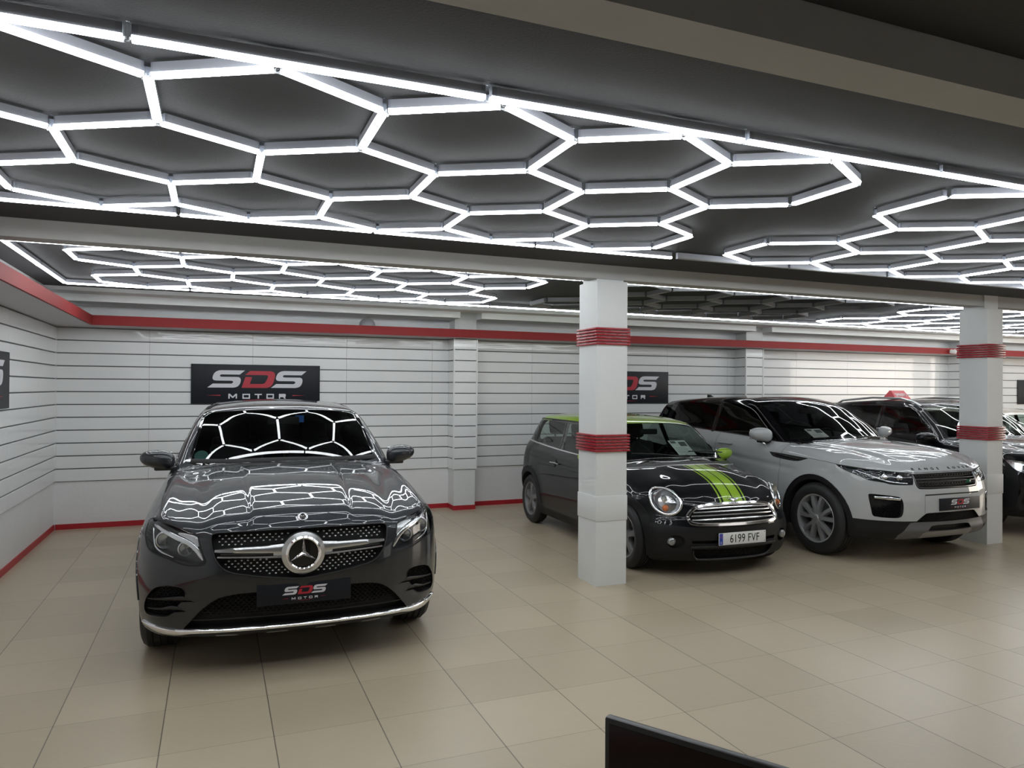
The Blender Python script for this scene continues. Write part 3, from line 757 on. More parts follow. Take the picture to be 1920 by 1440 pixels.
def evoque_body():
    zw = tab([(-3.9, 1.2), (-3.45, 1.40), (-3.28, 1.51), (-3.1, 1.555), (-2.8, 1.592), (-2.2, 1.625), (-1.75, 1.635), (-1.45, 1.618), (-1.22, 1.575), (-1.08, 1.525), (-.75, 1.352), (-.42, 1.158), (-.2, 1.02), (.1, .8)], .035)
    zh = tab([(-1, 1.155), (-.42, 1.150), (-.2, 1.138), (.0, 1.122), (.2, 1.103), (.45, 1.062), (.62, 1.005), (.75, .94), (.9, .83)], .06)
    zc = lambda x: smax(zw(x), zh(x), .008)
    crown = tab([(-3.5, .06), (-1.2, .055), (-.6, .05), (-.3, .05), (.3, .05), (.8, .07)], .15)
    bow = tab([(-1.7, 0), (-1.2, .14), (-.45, .30), (-.2, .08), (.5, .05), (.8, .05)], .10)
    def top(x, y):
        z = zc(x+bow(x)*y*y)-crown(x)*(y/.8)**2.4
        hood = sstep(x, -.42, .05)*sstep(-x, -.70, .06)
        return z-hood*.012*np.exp(-((y-.58+.08*x)/.07)**2)+hood*.008*sstep(y, .66, .03)
    w = tab([(-4, .84), (-3.4, .91), (-2.66, .955), (-2.0, .935), (-1.2, .930), (-.5, .938), (0, .955), (.3, .945), (.6, .92), (.85, .88)], .08)
    sec = tab([(0, .10), (.25, .05), (.38, .012), (.52, 0), (.75, .0), (.90, .008), (.99, .022), (1.05, .045), (1.10, .085), (1.16, .12), (1.3, .175), (1.45, .245), (1.54, .30), (1.62, .39), (1.8, .6)], .02, -1, 3)
    belt = tab([(-3.4, .15), (-2.8, .12), (-1.5, .05), (-.5, .0), (.6, -.03)], .2)
    def side(x, z):
        s = w(x)-sec(z-belt(x)*sstep(z, .95, .08))
        for cx in (0, -2.66):
            r = np.sqrt((x-cx)**2+(z-.38)**2); s = s+.016*np.exp(-((r-.44)/.06)**2)
        s = s-.012*np.exp(-((z-.86-.06*(-.6-x))/.03)**2)*sstep(-x, .35, .1)*sstep(x, -3.2, .1)
        return s
    xf = tab([(0, .62), (.18, .70), (.24, .76), (.32, .805), (.42, .825), (.52, .835), (.62, .835), (.72, .825), (.82, .80), (.90, .765), (.98, .70), (1.1, .5)], .022, -1, 3)
    pl = tab([(0, 0), (.25, .010), (.45, .04), (.60, .085), (.72, .145), (.82, .225), (.89, .33), (.95, .46), (1.1, .9)], .035, -1, 3)
    def front(y, z):
        s = xf(z)-pl(y)
        return s+.012*np.exp(-((z-.345)/.04)**2)
    xr = tab([(0, -3.25), (.3, -3.40), (.6, -3.50), (.9, -3.50), (1.15, -3.45), (1.35, -3.28), (1.5, -3.20), (1.8, -3.1)], .04, -1, 3)
    return Body(dict(top=top, side=side, front=front, rear=lambda y, z: xr(z)+.22*y**2.5, bot=tab([(-3.6, .38), (-2.9, .26), (.3, .24), (.55, .235), (.9, .27)], .08),
        kts=tab([(-4, .08), (-.6, .06), (-.3, .07), (1, .09)], .1), kf=.06, kr=.14,
        inner=(-3.0, .32, .35, .45, .9), outer=(-4.3, 1.45, 1.35, -.15, 2.05)))
# ------------------------------------------------------------ car building helpers
def car_root(name, pose, label, cat='car'):
    x, y, th = pose; return tag(empty(name, (x, y, 0), th-pi/2), label, cat)
def circ(cx, cy, r, n=40, a0=0, a1=2*pi, ry=None): return [(cx+r*math.cos(a0+(a1-a0)*k/n), cy+(ry or r)*math.sin(a0+(a1-a0)*k/n)) for k in range(n+(abs(a1-a0) < 6.28))]
def arches(sh, root, xs, r, zc, depth=.30, flat=0):
    for i, cx in enumerate(xs):
        poly = circ(cx, zc, r, 36, -.25, pi+.25)+[(cx-r*1.0, -.3), (cx+r*1.0, -.3)]
        for sd, sg in (('side', 1), ('side-', -1)):
            nm = 'arch%d%s' % (i, sd); sh.cut(poly, sd, nm)
            sh.recess('wheel_arch_liner', nm, (0, -sg*depth, 0), 'liner', root)
def plate_logo(root, x, y, z, yaw=0, w=.26, h=.056, tilt=0):
    """dealer plate instead of a number plate"""
    e = empty('dealer_plate', (x, y, z), yaw, root); e.rotation_euler = (0, tilt, yaw)
    autosmooth(MB().bbox(0, .008, -w, w, -h, h, .002).build('plate_board', 'signblack', e))
    # logo on +x face, a -> +y (viewer's right is the car's left)
    logo(e, 0, 0, .000170*w/.26*1.08, (0, .004), lambda a, b, d: (.008+d, a, b), .0012)
    return e
def text_mesh(name, s, size, m, parent, T, depth=.001, sx=1.0, spacing=1.0, align='CENTER'):
    cu = bpy.data.curves.new('t', 'FONT'); cu.body = s; cu.size = size; cu.extrude = depth; cu.align_x = align; cu.align_y = 'CENTER'; cu.space_character = spacing
    ob = bpy.data.objects.new('t', cu); COL.objects.link(ob); dg = bpy.context.evaluated_depsgraph_get()
    me = bpy.data.meshes.new_from_object(ob.evaluated_get(dg)); bpy.data.objects.remove(ob)
    me.transform(T @ Matrix.Diagonal((sx, 1, 1, 1))); me.materials.clear(); me.materials.append(M[m]); me.name = name
    o = bpy.data.objects.new(name, me); COL.objects.link(o); o.parent = parent; return o
YZ = Matrix(((0, 0, 1, 0), (1, 0, 0, 0), (0, 1, 0, 0), (0, 0, 0, 1)))      # text plane -> faces +x, reads towards +y
def mesh_pattern(body, region_poly, name, m, root, dx, dz, shape, off, rad, seg=6):
    """small repeated studs/holes laid over an area of the nose"""
    xs = [p[0] for p in region_poly]; ys = [p[1] for p in region_poly]; pts = []
    j = 0; z = min(ys)+dz*.5
    while z < max(ys):
        y = min(xs)+(dx*.5 if j % 2 else 0)
        y = -math.ceil((-min(xs))/dx)*dx+(dx*.5 if j % 2 else 0)
        while y < max(xs): pts.append((y, z)); y += dx
        z += dz; j += 1
    if not pts: return
    def ok(p): return all(inpoly([p[0]+a], [p[1]+b], region_poly)[0] for a, b in ((rad, 0), (-rad, 0), (0, rad), (0, -rad), (0, 0)))
    pts = [p for p in pts if ok(p)]
    if not pts: return
    P = body.on('front', pts); mb = MB()
    for p in P:
        c = Vector(p)+Vector((off, 0, 0))
        if shape == 'stud':
            mb.lathe([(.0005, rad*.8), (rad*.55, rad*.65), (rad, 0), (rad, -rad)], seg, Matrix.Translation(c) @ Matrix.Diagonal((1, 1.25, .85, 1)), 'x')
        elif shape == 'stem':
            mb.lathe([(rad, .0), (rad, -.03)], seg, Matrix.Translation(c), 'x')
        else:   # hexagonal cell frame
            R0, R1 = rad*1.32, rad*1.02; V = []; F = []
            for k in range(6):
                a = pi/6+k*pi/3
                for R_, dxx in ((R0, 0), (R1, 0), (R1, -.012)): V.append(c+Vector((dxx, R_*math.cos(a)*1.1, R_*math.sin(a)*.72)))
            for k in range(6):
                q = (k+1) % 6; F += [(k*3, k*3+1, q*3+1, q*3), (k*3+1, k*3+2, q*3+2, q*3+1)]
            mb.add(V, F)
    return mb.build(name, m, root, smooth=shape == 'stud')
def mirror_unit(root, x, y, z, sg, m, s=1.0, name='wing_mirror', mbase='black', rot=0.0):
    """door mirror: rounded housing on a short arm"""
    e = empty(name, (x, y, z), 0, root)
    bm = bmesh.new(); bmesh.ops.create_uvsphere(bm, u_segments=32, v_segments=20, radius=1)
    for v in bm.verts:
        a, b, c = v.co
        sup = lambda t, p: math.copysign(abs(t)**p, t)
        b2 = sup(b, .85); c2 = sup(c, .8)
        X = .085*s*a if a > 0 else .035*s*a
        Y = .125*s*b2*sg; Z = .072*s*c2*(1-.18*b2)+.012*s*b2
        v.co = (X-.02*b2, Y, Z)
    bmesh.ops.recalc_face_normals(bm, faces=bm.faces)
    autosmooth(MB().addbm(bm).build('mirror_housing', m, e), 60)
    mb = MB().bbox(-.04*s, .045*s, min(-.02, sg*-.20*s), max(.02, sg*-.20*s), -.085*s, -.052*s, .012)
    autosmooth(mb.build('mirror_foot', mbase, e))
    autosmooth(MB().bbox(-.040*s, -.033*s, -.10*s, .10*s, -.05*s, .05*s, .003).build('mirror_glass', 'chrome', e))
    return e
def wiper(root, P, body, m='black'):
    q = spline(P, False, 5); S3 = body.on('front', q, 1) if False else None
def top_ribbon(*a, **k): return ribbon(*a, **k)
def paper(root, corners, label='price_sheet'):
    """printed price sheet behind the windscreen: corners TL, TR, BR, BL in car coordinates"""
    c = [Vector(p) for p in corners]; n = (c[1]-c[0]).cross(c[3]-c[0]).normalized()
    if n.x < 0: n = -n
    at = lambda u, v, d=0: (c[0]*(1-u)+c[1]*u)*(1-v)+(c[3]*(1-u)+c[2]*u)*v+n*d
    e = empty('price_sheet', c[3], 0, root); off = Matrix.Translation(-c[3])
    def q(mb, u0, u1, v0, v1, d): return mb.add([off @ p for p in (at(u0, v0, d), at(u1, v0, d), at(u1, v1, d), at(u0, v1, d))], [(0, 1, 2, 3)])
    mb = MB(); v = [off @ at(u, w, d) for d in (0, -.001) for u, w in ((0, 0), (1, 0), (1, 1), (0, 1))]
    mb.add(v, [(0, 1, 2, 3), (7, 6, 5, 4), (0, 4, 5, 1), (1, 5, 6, 2), (2, 6, 7, 3), (3, 7, 4, 0)]); mb.build('sheet', 'white', e)
    mb = MB(); q(mb, .07, .38, .05, .20, .0008); q(mb, .52, .93, .10, .40, .0008)
    for k in range(5): q(mb, .08, .9 if k % 2 else .7, .50+k*.08, .515+k*.08, .0008)
    for k in range(3): q(mb, .1+.28*k, .25+.28*k, .93, .945, .0008)
    mb.build('print', 'ink', e); return e

M['glc_paint'] = mat('dark_grey_metallic_paint', (.013, .016, .021), .45, metal=.5, coat=1.0)
M['black_paint'] = mat('black_car_paint', (.003, .0035, .005), .4, coat=.7, spec=.1)
M['grey_paint'] = mat('dark_grey_car_paint', (.022, .024, .028), .28, metal=.5, coat=1.0)
M['green'] = mat('lime_green_paint', (.27, .46, .018), .3, coat=1.0)
M['white_paint'] = mat('silver_white_paint', (.42, .435, .44), .5, coat=1.0, spec=.3)
M['beige_paint'] = mat('pale_beige_paint', (.62, .58, .50), .3, metal=.1, coat=1.0)
M['lampsilver'] = mat('lamp_reflector', (.75, .76, .78), .16, metal=1.0)
M['lampdark'] = mat('lamp_bezel', (.03, .032, .036), .22, metal=.3)
M['amber'] = mat('amber_lens', (.70, .16, .02), .12, coat=1.0)
M['blue'] = mat('plate_blue', (.01, .05, .35), .4)
M['platewhite'] = mat('plate_white', (.72, .73, .72), .35)
M['greentag'] = mat('green_sticker', (.015, .10, .085), .6)
M['bluetag'] = mat('blue_sticker', (.02, .12, .45), .5)
M['redtag'] = mat('red_board', (.52, .05, .06), .45)
M['skid'] = mat('grey_skid_trim', (.13, .13, .135), .42, metal=.2)
M['silverskid'] = mat('silver_skid_trim', (.34, .34, .35), .35, metal=.6)
M['rimgrey'] = mat('wheel_alloy_dark', (.20, .20, .205), .4, metal=.4)
M['rimsilver'] = mat('wheel_alloy_silver', (.50, .51, .52), .32, metal=.6)
M['ledoff'] = glass_mat('lamp_reflection_glass', (.8, .82, .85), .9, 1.5)

def star(root, c, R, m, depth=.012, name='star_emblem', ringw=.010, T0=None):
    """three pointed star inside a ring, facing +x"""
    e = empty(name, c, 0, root)
    if T0: e.rotation_euler = T0
    mb = MB(); V = [(depth, 0, 0)]; F = []
    for k in range(3):
        a = pi/2+2*pi*k/3
        for da, rr, dx in ((0, R*.96, 0.0), (pi/3, R*.17, .0)):
            V.append((dx, rr*math.cos(a+da), rr*math.sin(a+da)))
    n = 6
    for k in range(n): F.append((0, 1+k, 1+(k+1) % n))
    V += [(-.004, v[1], v[2]) for v in V[1:]]
    for k in range(n): F.append((1+k, 7+k, 7+(k+1) % n, 1+(k+1) % n))
    mb.add(V, F); mb.build('star', m, e)
    autosmooth(MB().lathe([(R-ringw*.3, -.004), (R-ringw*.3, depth*.5), (R+ringw*.2, depth*.8), (R+ringw, depth*.3), (R+ringw, -.008)], 48, None, 'x').build('ring', m, e), 50)
    MB().lathe([(.001, -.003), (R, -.003)], 32, None, 'x').build('emblem_disc', 'trimgloss', e)
    return e

# ------------------------------------------------------------ dark grey coupe SUV
def build_glc(pose):
    B = glc_body(); R = car_root('coupe_suv', pose, 'dark grey coupe SUV with round star grille badge, parked nose-out at the left')
    sh = Shell(B, .026)
    GR = spline([(.51, .800), (.508, .838), (.47, .850), (.25, .856), (0, .858), (-.25, .856), (-.47, .850), (-.508, .838), (-.51, .800), (-.50, .745), (-.478, .69), (-.43, .640), (-.36, .615), (-.20, .588), (0, .568), (.20, .588), (.36, .615), (.43, .640), (.478, .69), (.50, .745)], n=3)
    LAMP = spline([(-.868, .888, 1), (-.835, .906), (-.76, .893), (-.68, .872), (-.61, .850), (-.582, .836, 1), (-.572, .79), (-.556, .735), (-.540, .698), (-.548, .678), (-.585, .669), (-.642, .671), (-.695, .684), (-.748, .702), (-.808, .718), (-.85, .736), (-.872, .768), (-.882, .82)], n=3)
    INT = spline([(-.835, .505), (-.80, .533), (-.73, .548), (-.665, .540), (-.645, .51), (-.650, .482, 1), (-.592, .460, 1), (-.665, .452, 1), (-.690, .425, 1), (-.642, .394, 1), (-.705, .386, 1), (-.745, .358), (-.80, .352), (-.862, .350), (-.882, .375), (-.872, .44)], n=3)
    LOW = spline([(-.66, .290, 1), (-.570, .400), (-.505, .460), (-.45, .488), (-.36, .502), (-.2, .506), (.2, .506), (.36, .502), (.45, .488), (.505, .460), (.570, .400), (.66, .290, 1), (.40, .302), (0, .302), (-.40, .302)], n=3)
    WS = [(-.70, 1.118, 1), (-.60, 1.103), (-.37, 1.110), (0, 1.118), (.37, 1.110), (.60, 1.103), (.70, 1.118, 1), (.675, 1.22), (.64, 1.36), (.600, 1.485, 1), (.30, 1.503), (0, 1.508), (-.30, 1.503), (-.600, 1.485, 1), (-.64, 1.36), (-.675, 1.22)]
    WS = spline(WS, n=3)
    ws = lambda c: c.x < -.3 and c.z > 1.05
    sh.cut(WS, 'front', 'windscreen', where=ws)
    sh.cut(GR, 'front', 'grille')
    for nm, poly in (('lampR', LAMP), ('lampL', mirror(LAMP)), ('intR', INT), ('intL', mirror(INT))): sh.cut(poly, 'front', nm, only=['body'])
    sh.cut(LOW, 'front', 'low', only=['body'])
    sh.cut([(-.72, .19), (.72, .19), (.72, .262), (.70, .262), (.45, .278), (0, .281), (-.45, .278), (-.70, .262), (-.72, .262)], 'front', 'valance', only=['body'])
    SW = spline([(-.78, 1.115, 1), (-1.00, 1.26), (-1.35, 1.445), (-1.55, 1.495), (-2.0, 1.515), (-2.5, 1.475), (-2.95, 1.345), (-3.15, 1.235, 1), (-2.9, 1.195), (-2.3, 1.165), (-1.5, 1.135)], n=3)
    for sd in ('side', 'side-'): sh.cut(SW, sd, 'win'+sd, only=['body'])
    arches(sh, R, (0, -2.873), .405, .365)
    sh.cut([(-2.0, -.55), (-1.42, -.55), (-1.42, .55), (-2.0, .55)], 'top', 'sunroof', only=['body'])
    sh.part('body', 'body', 'glc_paint', R)
    sh.part('windscreen', 'windscreen', 'glass', R)
    for sd in ('side', 'side-'): sh.part('side_window', 'win'+sd, 'privacy', R)
    sh.part('glass_roof', 'sunroof', 'trimgloss', R)
    sh.part('lower_valance', 'valance', 'black', R)
    for nm in ('lampR', 'lampL'):
        sg = -1 if nm == 'lampR' else 1; L = sh.part('headlight', nm, 'lens', R)
        sh.recess('lamp_housing', nm, (-.075, 0, 0), 'lampdark', L)
        q = lambda pts: [(-sg*y, z) for y, z in pts]
        ribbon(B, q([(-.842, .880), (-.776, .853), (-.709, .824), (-.648, .798), (-.602, .762), (-.573, .722), (-.560, .700)]), 'front', [.012, .022, .026, .026, .026, .022, .012], .006, 'lampsilver', 'daytime_light_strip', L, off=-.020)
        ribbon(B, q([(-.853, .862), (-.846, .80), (-.835, .757), (-.80, .730), (-.725, .708)]), 'front', [.010, .014, .012, .012, .006], .005, 'lampsilver', 'daytime_light_strip', L, off=-.022)
        ribbon(B, q([(-.70, .853), (-.64, .838), (-.605, .815), (-.592, .775)]), 'front', [.01, .035, .04, .016], .004, 'steel', 'lamp_trim', L, off=-.026)
        for (y, z, rr) in ((-.766, .795, .042), (-.648, .752, .036)):
            p = B.on('front', q([(y, z)]))[0]; T = Matrix.Translation(Vector(p)+Vector((-.062, 0, 0)))
            autosmooth(MB().lathe([(rr+.008, -.02), (rr+.010, .008), (rr+.002, .012), (rr-.002, 0)], 32, T, 'x').build('lamp_ring', 'steel', L), 40)
            MB().lathe([(rr, 0), (rr*.92, .016), (rr*.7, .028), (rr*.4, .036), (.001, .039)], 32, T, 'x').build('projector_lens', 'ledoff', L, True)
            MB().lathe([(rr, .001), (.001, -.012)], 24, T, 'x').build('projector_bowl', 'lampsilver', L, True)
    ribbon(B, LAMP, 'front', .008, .001, 'matblack', 'lamp_seal', R, closed=True, prof=SEAM, off=.0012, raw=True)
    ribbon(B, mirror(LAMP), 'front', .008, .001, 'matblack', 'lamp_seal', R, closed=True, prof=SEAM, off=.0012, raw=True)
    # grille: black cavity, studs, twin bars, star
    g = sh.recess('grille', 'grille', (-.055, 0, 0), 'matblack', R)
    hole = circ(0, .715, .128, 30)
    up = [p for p in spline([(-.495, .838), (0, .848), (.495, .838), (.495, .775), (-.495, .775)], n=1)]
    up = [(-.49, .80), (-.485, .838), (0, .846), (.485, .838), (.49, .80), (.485, .772), (.128, .778), (.105, .81), (.06, .838), (-.06, .838), (-.105, .81), (-.128, .778), (-.485, .772)]
    mesh_pattern(B, up, 'grille_stud_pattern', 'steel', g, .0345, .0165, 'stud', -.022, .0056)
    lo = [(-.465, .705), (-.135, .690), (-.120, .65), (-.07, .598), (.07, .598), (.120, .65), (.135, .690), (.465, .705), (.43, .655), (.36, .627), (.20, .600), (0, .580), (-.20, .600), (-.36, .627), (-.43, .655)]
    mesh_pattern(B, lo, 'grille_stud_pattern', 'steel', g, .0345, .0165, 'stud', -.022, .0056)
    mid = [(.15, .785), (.12, .832), (-.12, .832), (-.15, .785), (-.15, .80), (-.12, .846), (.12, .846), (.15, .80)]
    for sg in (-1, 1):
        ribbon(B, [(sg*.105, .742), (sg*.20, .744), (sg*.35, .748), (sg*.492, .751)], 'front', [.070, .052, .040, .022], .022, 'steel', 'grille_bar', g, off=-.024)
        ribbon(B, [(sg*.125, .702), (sg*.25, .706), (sg*.478, .716)], 'front', [.020, .017, .014], .020, 'chrome', 'grille_bar', g, off=-.022)
        ribbon(B, [(sg*.17, .722), (sg*.30, .725), (sg*.46, .732)], 'front', [.018, .016, .010], .01, 'matblack', 'bar_slot', g, off=-.012)
    cx = float(B.on('front', [(0, .715)])[0][0])
    st = star(g, (cx-.002, 0, .715), .089, 'chrome', .016, ringw=.014); st.name = 'star_emblem'
    autosmooth(MB().lathe([(.100, .004), (.104, .008), (.125, -.002), (.128, -.03)], 48, Matrix.Translation((cx-.004, 0, .715)), 'x').build('badge_surround', 'steel', g), 50)
    MB().bbox(cx-.03, cx-.008, -.02, .02, .583, .60, .004).build('front_camera', 'black', g)
    ribbon(B, GR, 'front', .007, .004, 'black', 'grille_edge', R, closed=True, off=-.001, raw=True)
    # small bonnet badge
    p = B.on('front', [(0, .917)])[0]; n = B.normal(p[None])[0]
    pb = Vector((p[0], 0, p[2]))+Vector(n)*.002
    star(R, pb, .020, 'chrome', .004, 'bonnet_badge', .004, T0=(0, -math.atan2(n[2], n[0]), 0))
    MB().lathe([(.024, .001), (.029, .003), (.031, 0)], 32, Matrix.Translation(pb) @ Matrix.Rotation(-math.atan2(n[2], n[0]), 4, 'Y'), 'x').build('badge_ring', 'steel', R, True)
    # intakes with blades
    for nm, sg in (('intR', -1), ('intL', 1)):
        it = sh.recess('side_intake', nm, (-.07, 0, 0), 'matblack', R)
        poly = INT if sg < 0 else mirror(INT)
        mesh_pattern(B, poly, 'intake_mesh', 'mesh', it, .024, .012, 'hex', -.035, .009)
        for z0, z1, ye in ((.447, .472, .60), (.388, .410, .65)):
            ribbon(B, [(sg*ye, z1-.008), (sg*(ye+.07), z1), (sg*.78, (z0+z1)/2), (sg*.862, z0)], 'front', [.004, .026, .014, .006], .010, 'black', 'intake_blade', it, off=-.012)
        ribbon(B, poly, 'front', .005, .002, 'black', 'intake_edge', it, closed=True, off=0, raw=True)
    lg = sh.recess('lower_grille', 'low', (-.06, 0, 0), 'matblack', R)
    mesh_pattern(B, [p for p in LOW if p[1] > .33]+[], 'grille_mesh', 'mesh', lg, .030, .014, 'hex', -.035, .011)
    ribbon(B, [(-.62, .345), (-.3, .352), (0, .354), (.3, .352), (.62, .345)], 'front', .008, .012, 'black', 'lower_bar', lg, off=-.02)
    # chrome lip
    ribbon(B, [(-.885, .298), (-.80, .276), (-.70, .268), (-.60, .280), (-.40, .288), (0, .291), (.40, .288), (.60, .280), (.70, .268), (.80, .276), (.885, .298)], 'front', [.012, .040, .040, .026, .022, .022, .022, .026, .040, .040, .012], .016, 'chrome', 'chrome_lip', R, n=8)
    for y in (-.42, -.14, .14, .42):
        ribbon(B, [(y-.06, .243), (y+.06, .243)], 'front', .016, .004, 'silverskid', 'skid_slot', R)
    plate_logo(R, .855, .008, .482, w=.270, h=.060)
    # seams
    def seam(pts, ax, sd=1, w=.004): ribbon(B, pts, ax, w, .001, 'matblack', 'panel_gap', R, side=sd, prof=SEAM, off=.0008)
    seam([(-.585, .852), (-.50, .872), (-.25, .884), (0, .886), (.25, .884), (.50, .872), (.585, .852)], 'front')
    for sg in (-1, 1):
        seam([(.62, sg*.725), (.45, sg*.790), (.2, sg*.815), (-.2, sg*.80), (-.62, sg*.745)], 'top')
        seam([(.52, .80), (.44, .812), (.32, .815)], 'side', sg); seam([(.32, .815), (.36, .76), (.40, .70)], 'side', sg)
        seam([(-.62, 1.05), (-.60, .9), (-.62, .5), (-.55, .35)], 'side', sg); seam([(-1.62, 1.10), (-1.64, .9), (-1.66, .45), (-1.6, .33)], 'side', sg)
        ribbon(B, [(-.40, .33), (-1.2, .325), (-2.4, .33)], 'side', .05, .012, 'cladding', 'sill_trim', R, side=sg)
        ribbon(B, circ(0, .365, .415, 20, .1, pi-.1), 'side', .022, .006, 'glc_paint', 'arch_lip', R, side=sg, raw=True)
        ribbon(B, circ(-2.873, .365, .415, 20, .1, pi-.1), 'side', .022, .006, 'glc_paint', 'arch_lip', R, side=sg, raw=True)
        ribbon(B, SW, 'side', .014, .003, 'trimgloss', 'window_trim', R, side=sg, closed=True, raw=True)
        for x in (-1.38, -2.35): ribbon(B, [(x, 1.01), (x-.18, 1.015)], 'side', .026, .028, 'glc_paint', 'door_handle', R, side=sg)
        ribbon(B, [(-.80, 1.14), (-1.05, 1.30), (-1.35, 1.45), (-1.7, 1.535), (-2.2, 1.545), (-2.7, 1.48)], 'side', .012, .004, 'trimgloss', 'roof_seam', R, side=sg)
    ribbon(B, WS, 'front', .020, .002, 'trimgloss', 'windscreen_seal', R, closed=True, raw=True) if False else None
    q = B.on
    def wsrib(pts, w, h, m, nm, off=0.0):
        # windscreen edge lines, projected from the front onto the screen only
        qq = np.array(spline(pts, False, 6)); A = np.c_[np.full(len(qq), -2.2), qq]; Bb = np.c_[np.full(len(qq), -.25), qq]
        P = B.cast(A, Bb); N = B.normal(P); mb = MB(); V = []; F = []; c = 4
        T = np.gradient(P, axis=0); T /= np.linalg.norm(T, axis=1, keepdims=True); X = np.cross(T, N)
        for i in range(len(P)):
            for u, v in ((-.5, 0), (-.4, 1), (.4, 1), (.5, 0)): V.append(tuple(P[i]+X[i]*u*w+N[i]*(v*h+off)))
        for i in range(len(P)-1):
            for t in range(3): F.append((i*c+t, i*c+t+1, (i+1)*c+t+1, (i+1)*c+t))
        return autosmooth(mb.add(V, F).build(nm, m, R), 50)
    for sg in (-1, 1): wsrib([(sg*.705, 1.125), (sg*.678, 1.22), (sg*.644, 1.36), (sg*.608, 1.482)], .024, .004, 'trimgloss', 'pillar_trim')
    wsrib([(-.60, 1.488), (-.3, 1.505), (0, 1.510), (.3, 1.505), (.60, 1.488)], .012, .001, 'matblack', 'windscreen_seal')
    wsrib([(-.70, 1.135), (-.4, 1.134), (0, 1.142), (.4, 1.134), (.70, 1.135)], .045, .003, 'matblack', 'cowl_trim')
    for sg in (-1, 1):
        mirror_unit(R, -.735, sg*.925, 1.150, sg, 'glc_paint', .98)
        wheel(R, 0, sg*.812, .365, .235, .225, 5, M['rimsilver'], 'twist'); wheel(R, -2.873, sg*.812, .365, .235, .225, 5, M['rimsilver'], 'twist')
    cabin(R, -.75, 1.08, .66, -1.75, -2.55)
    MB().lathe([(.001, 0), (.052, 0)], 24, Matrix.Translation((-.735, -.62, 1.165)) @ Matrix.Rotation(-.65, 4, 'Y'), 'x').build('round_sticker', 'greentag', R)
    MB().bbox(-1.13, -1.10, .10, .17, 1.40, 1.46, .004).build('blue_tag', 'bluetag', R)
    MB().bbox(-1.12, -1.08, -.13, .13, 1.38, 1.45, .01).build('interior_mirror', 'dash', R)
    sh.finish(); return R
GLC_POSE = (.512, 5.33, -.02)
build_glc(GLC_POSE)

M['softchrome'] = mat('soft_chrome', (.85, .85, .86), .24, metal=.9)
# ------------------------------------------------------------ black hatchback with green roof and stripes
def plate_number(root, x, y, z, yaw):
    e = empty('number_plate', (x, y, z), yaw, root)
    autosmooth(MB().bbox(0, .006, -.26, .26, -.055, .055, .002).build('plate_board', 'platewhite', e))
    MB().box(.006, .0068, -.256, -.218, -.050, .050).build('plate_strip', 'blue', e)
    text_mesh('plate_lettering', 'E', .028, 'platewhite', e, Matrix.Translation((.0069, -.237, -.032)) @ YZ, .0003)
    MB().lathe([(.0115, .0070), (.0095, .0072)], 12, Matrix.Translation((0, -.237, .022)), 'x').build('star_ring', 'amber', e)
    text_mesh('plate_lettering', '6199 FVF', .104, 'matblack', e, Matrix.Translation((.0068, .022, -.004)) @ YZ, .0005, sx=.80, spacing=1.04)
    MB().lathe([(.004, .006), (.004, .0075), (.001, .008)], 10, Matrix.Translation((0, .246, .042)), 'x').lathe([(.004, .006), (.004, .0075), (.001, .008)], 10, Matrix.Translation((0, .246, -.040)), 'x').build('plate_screw', 'matblack', e)
    return e
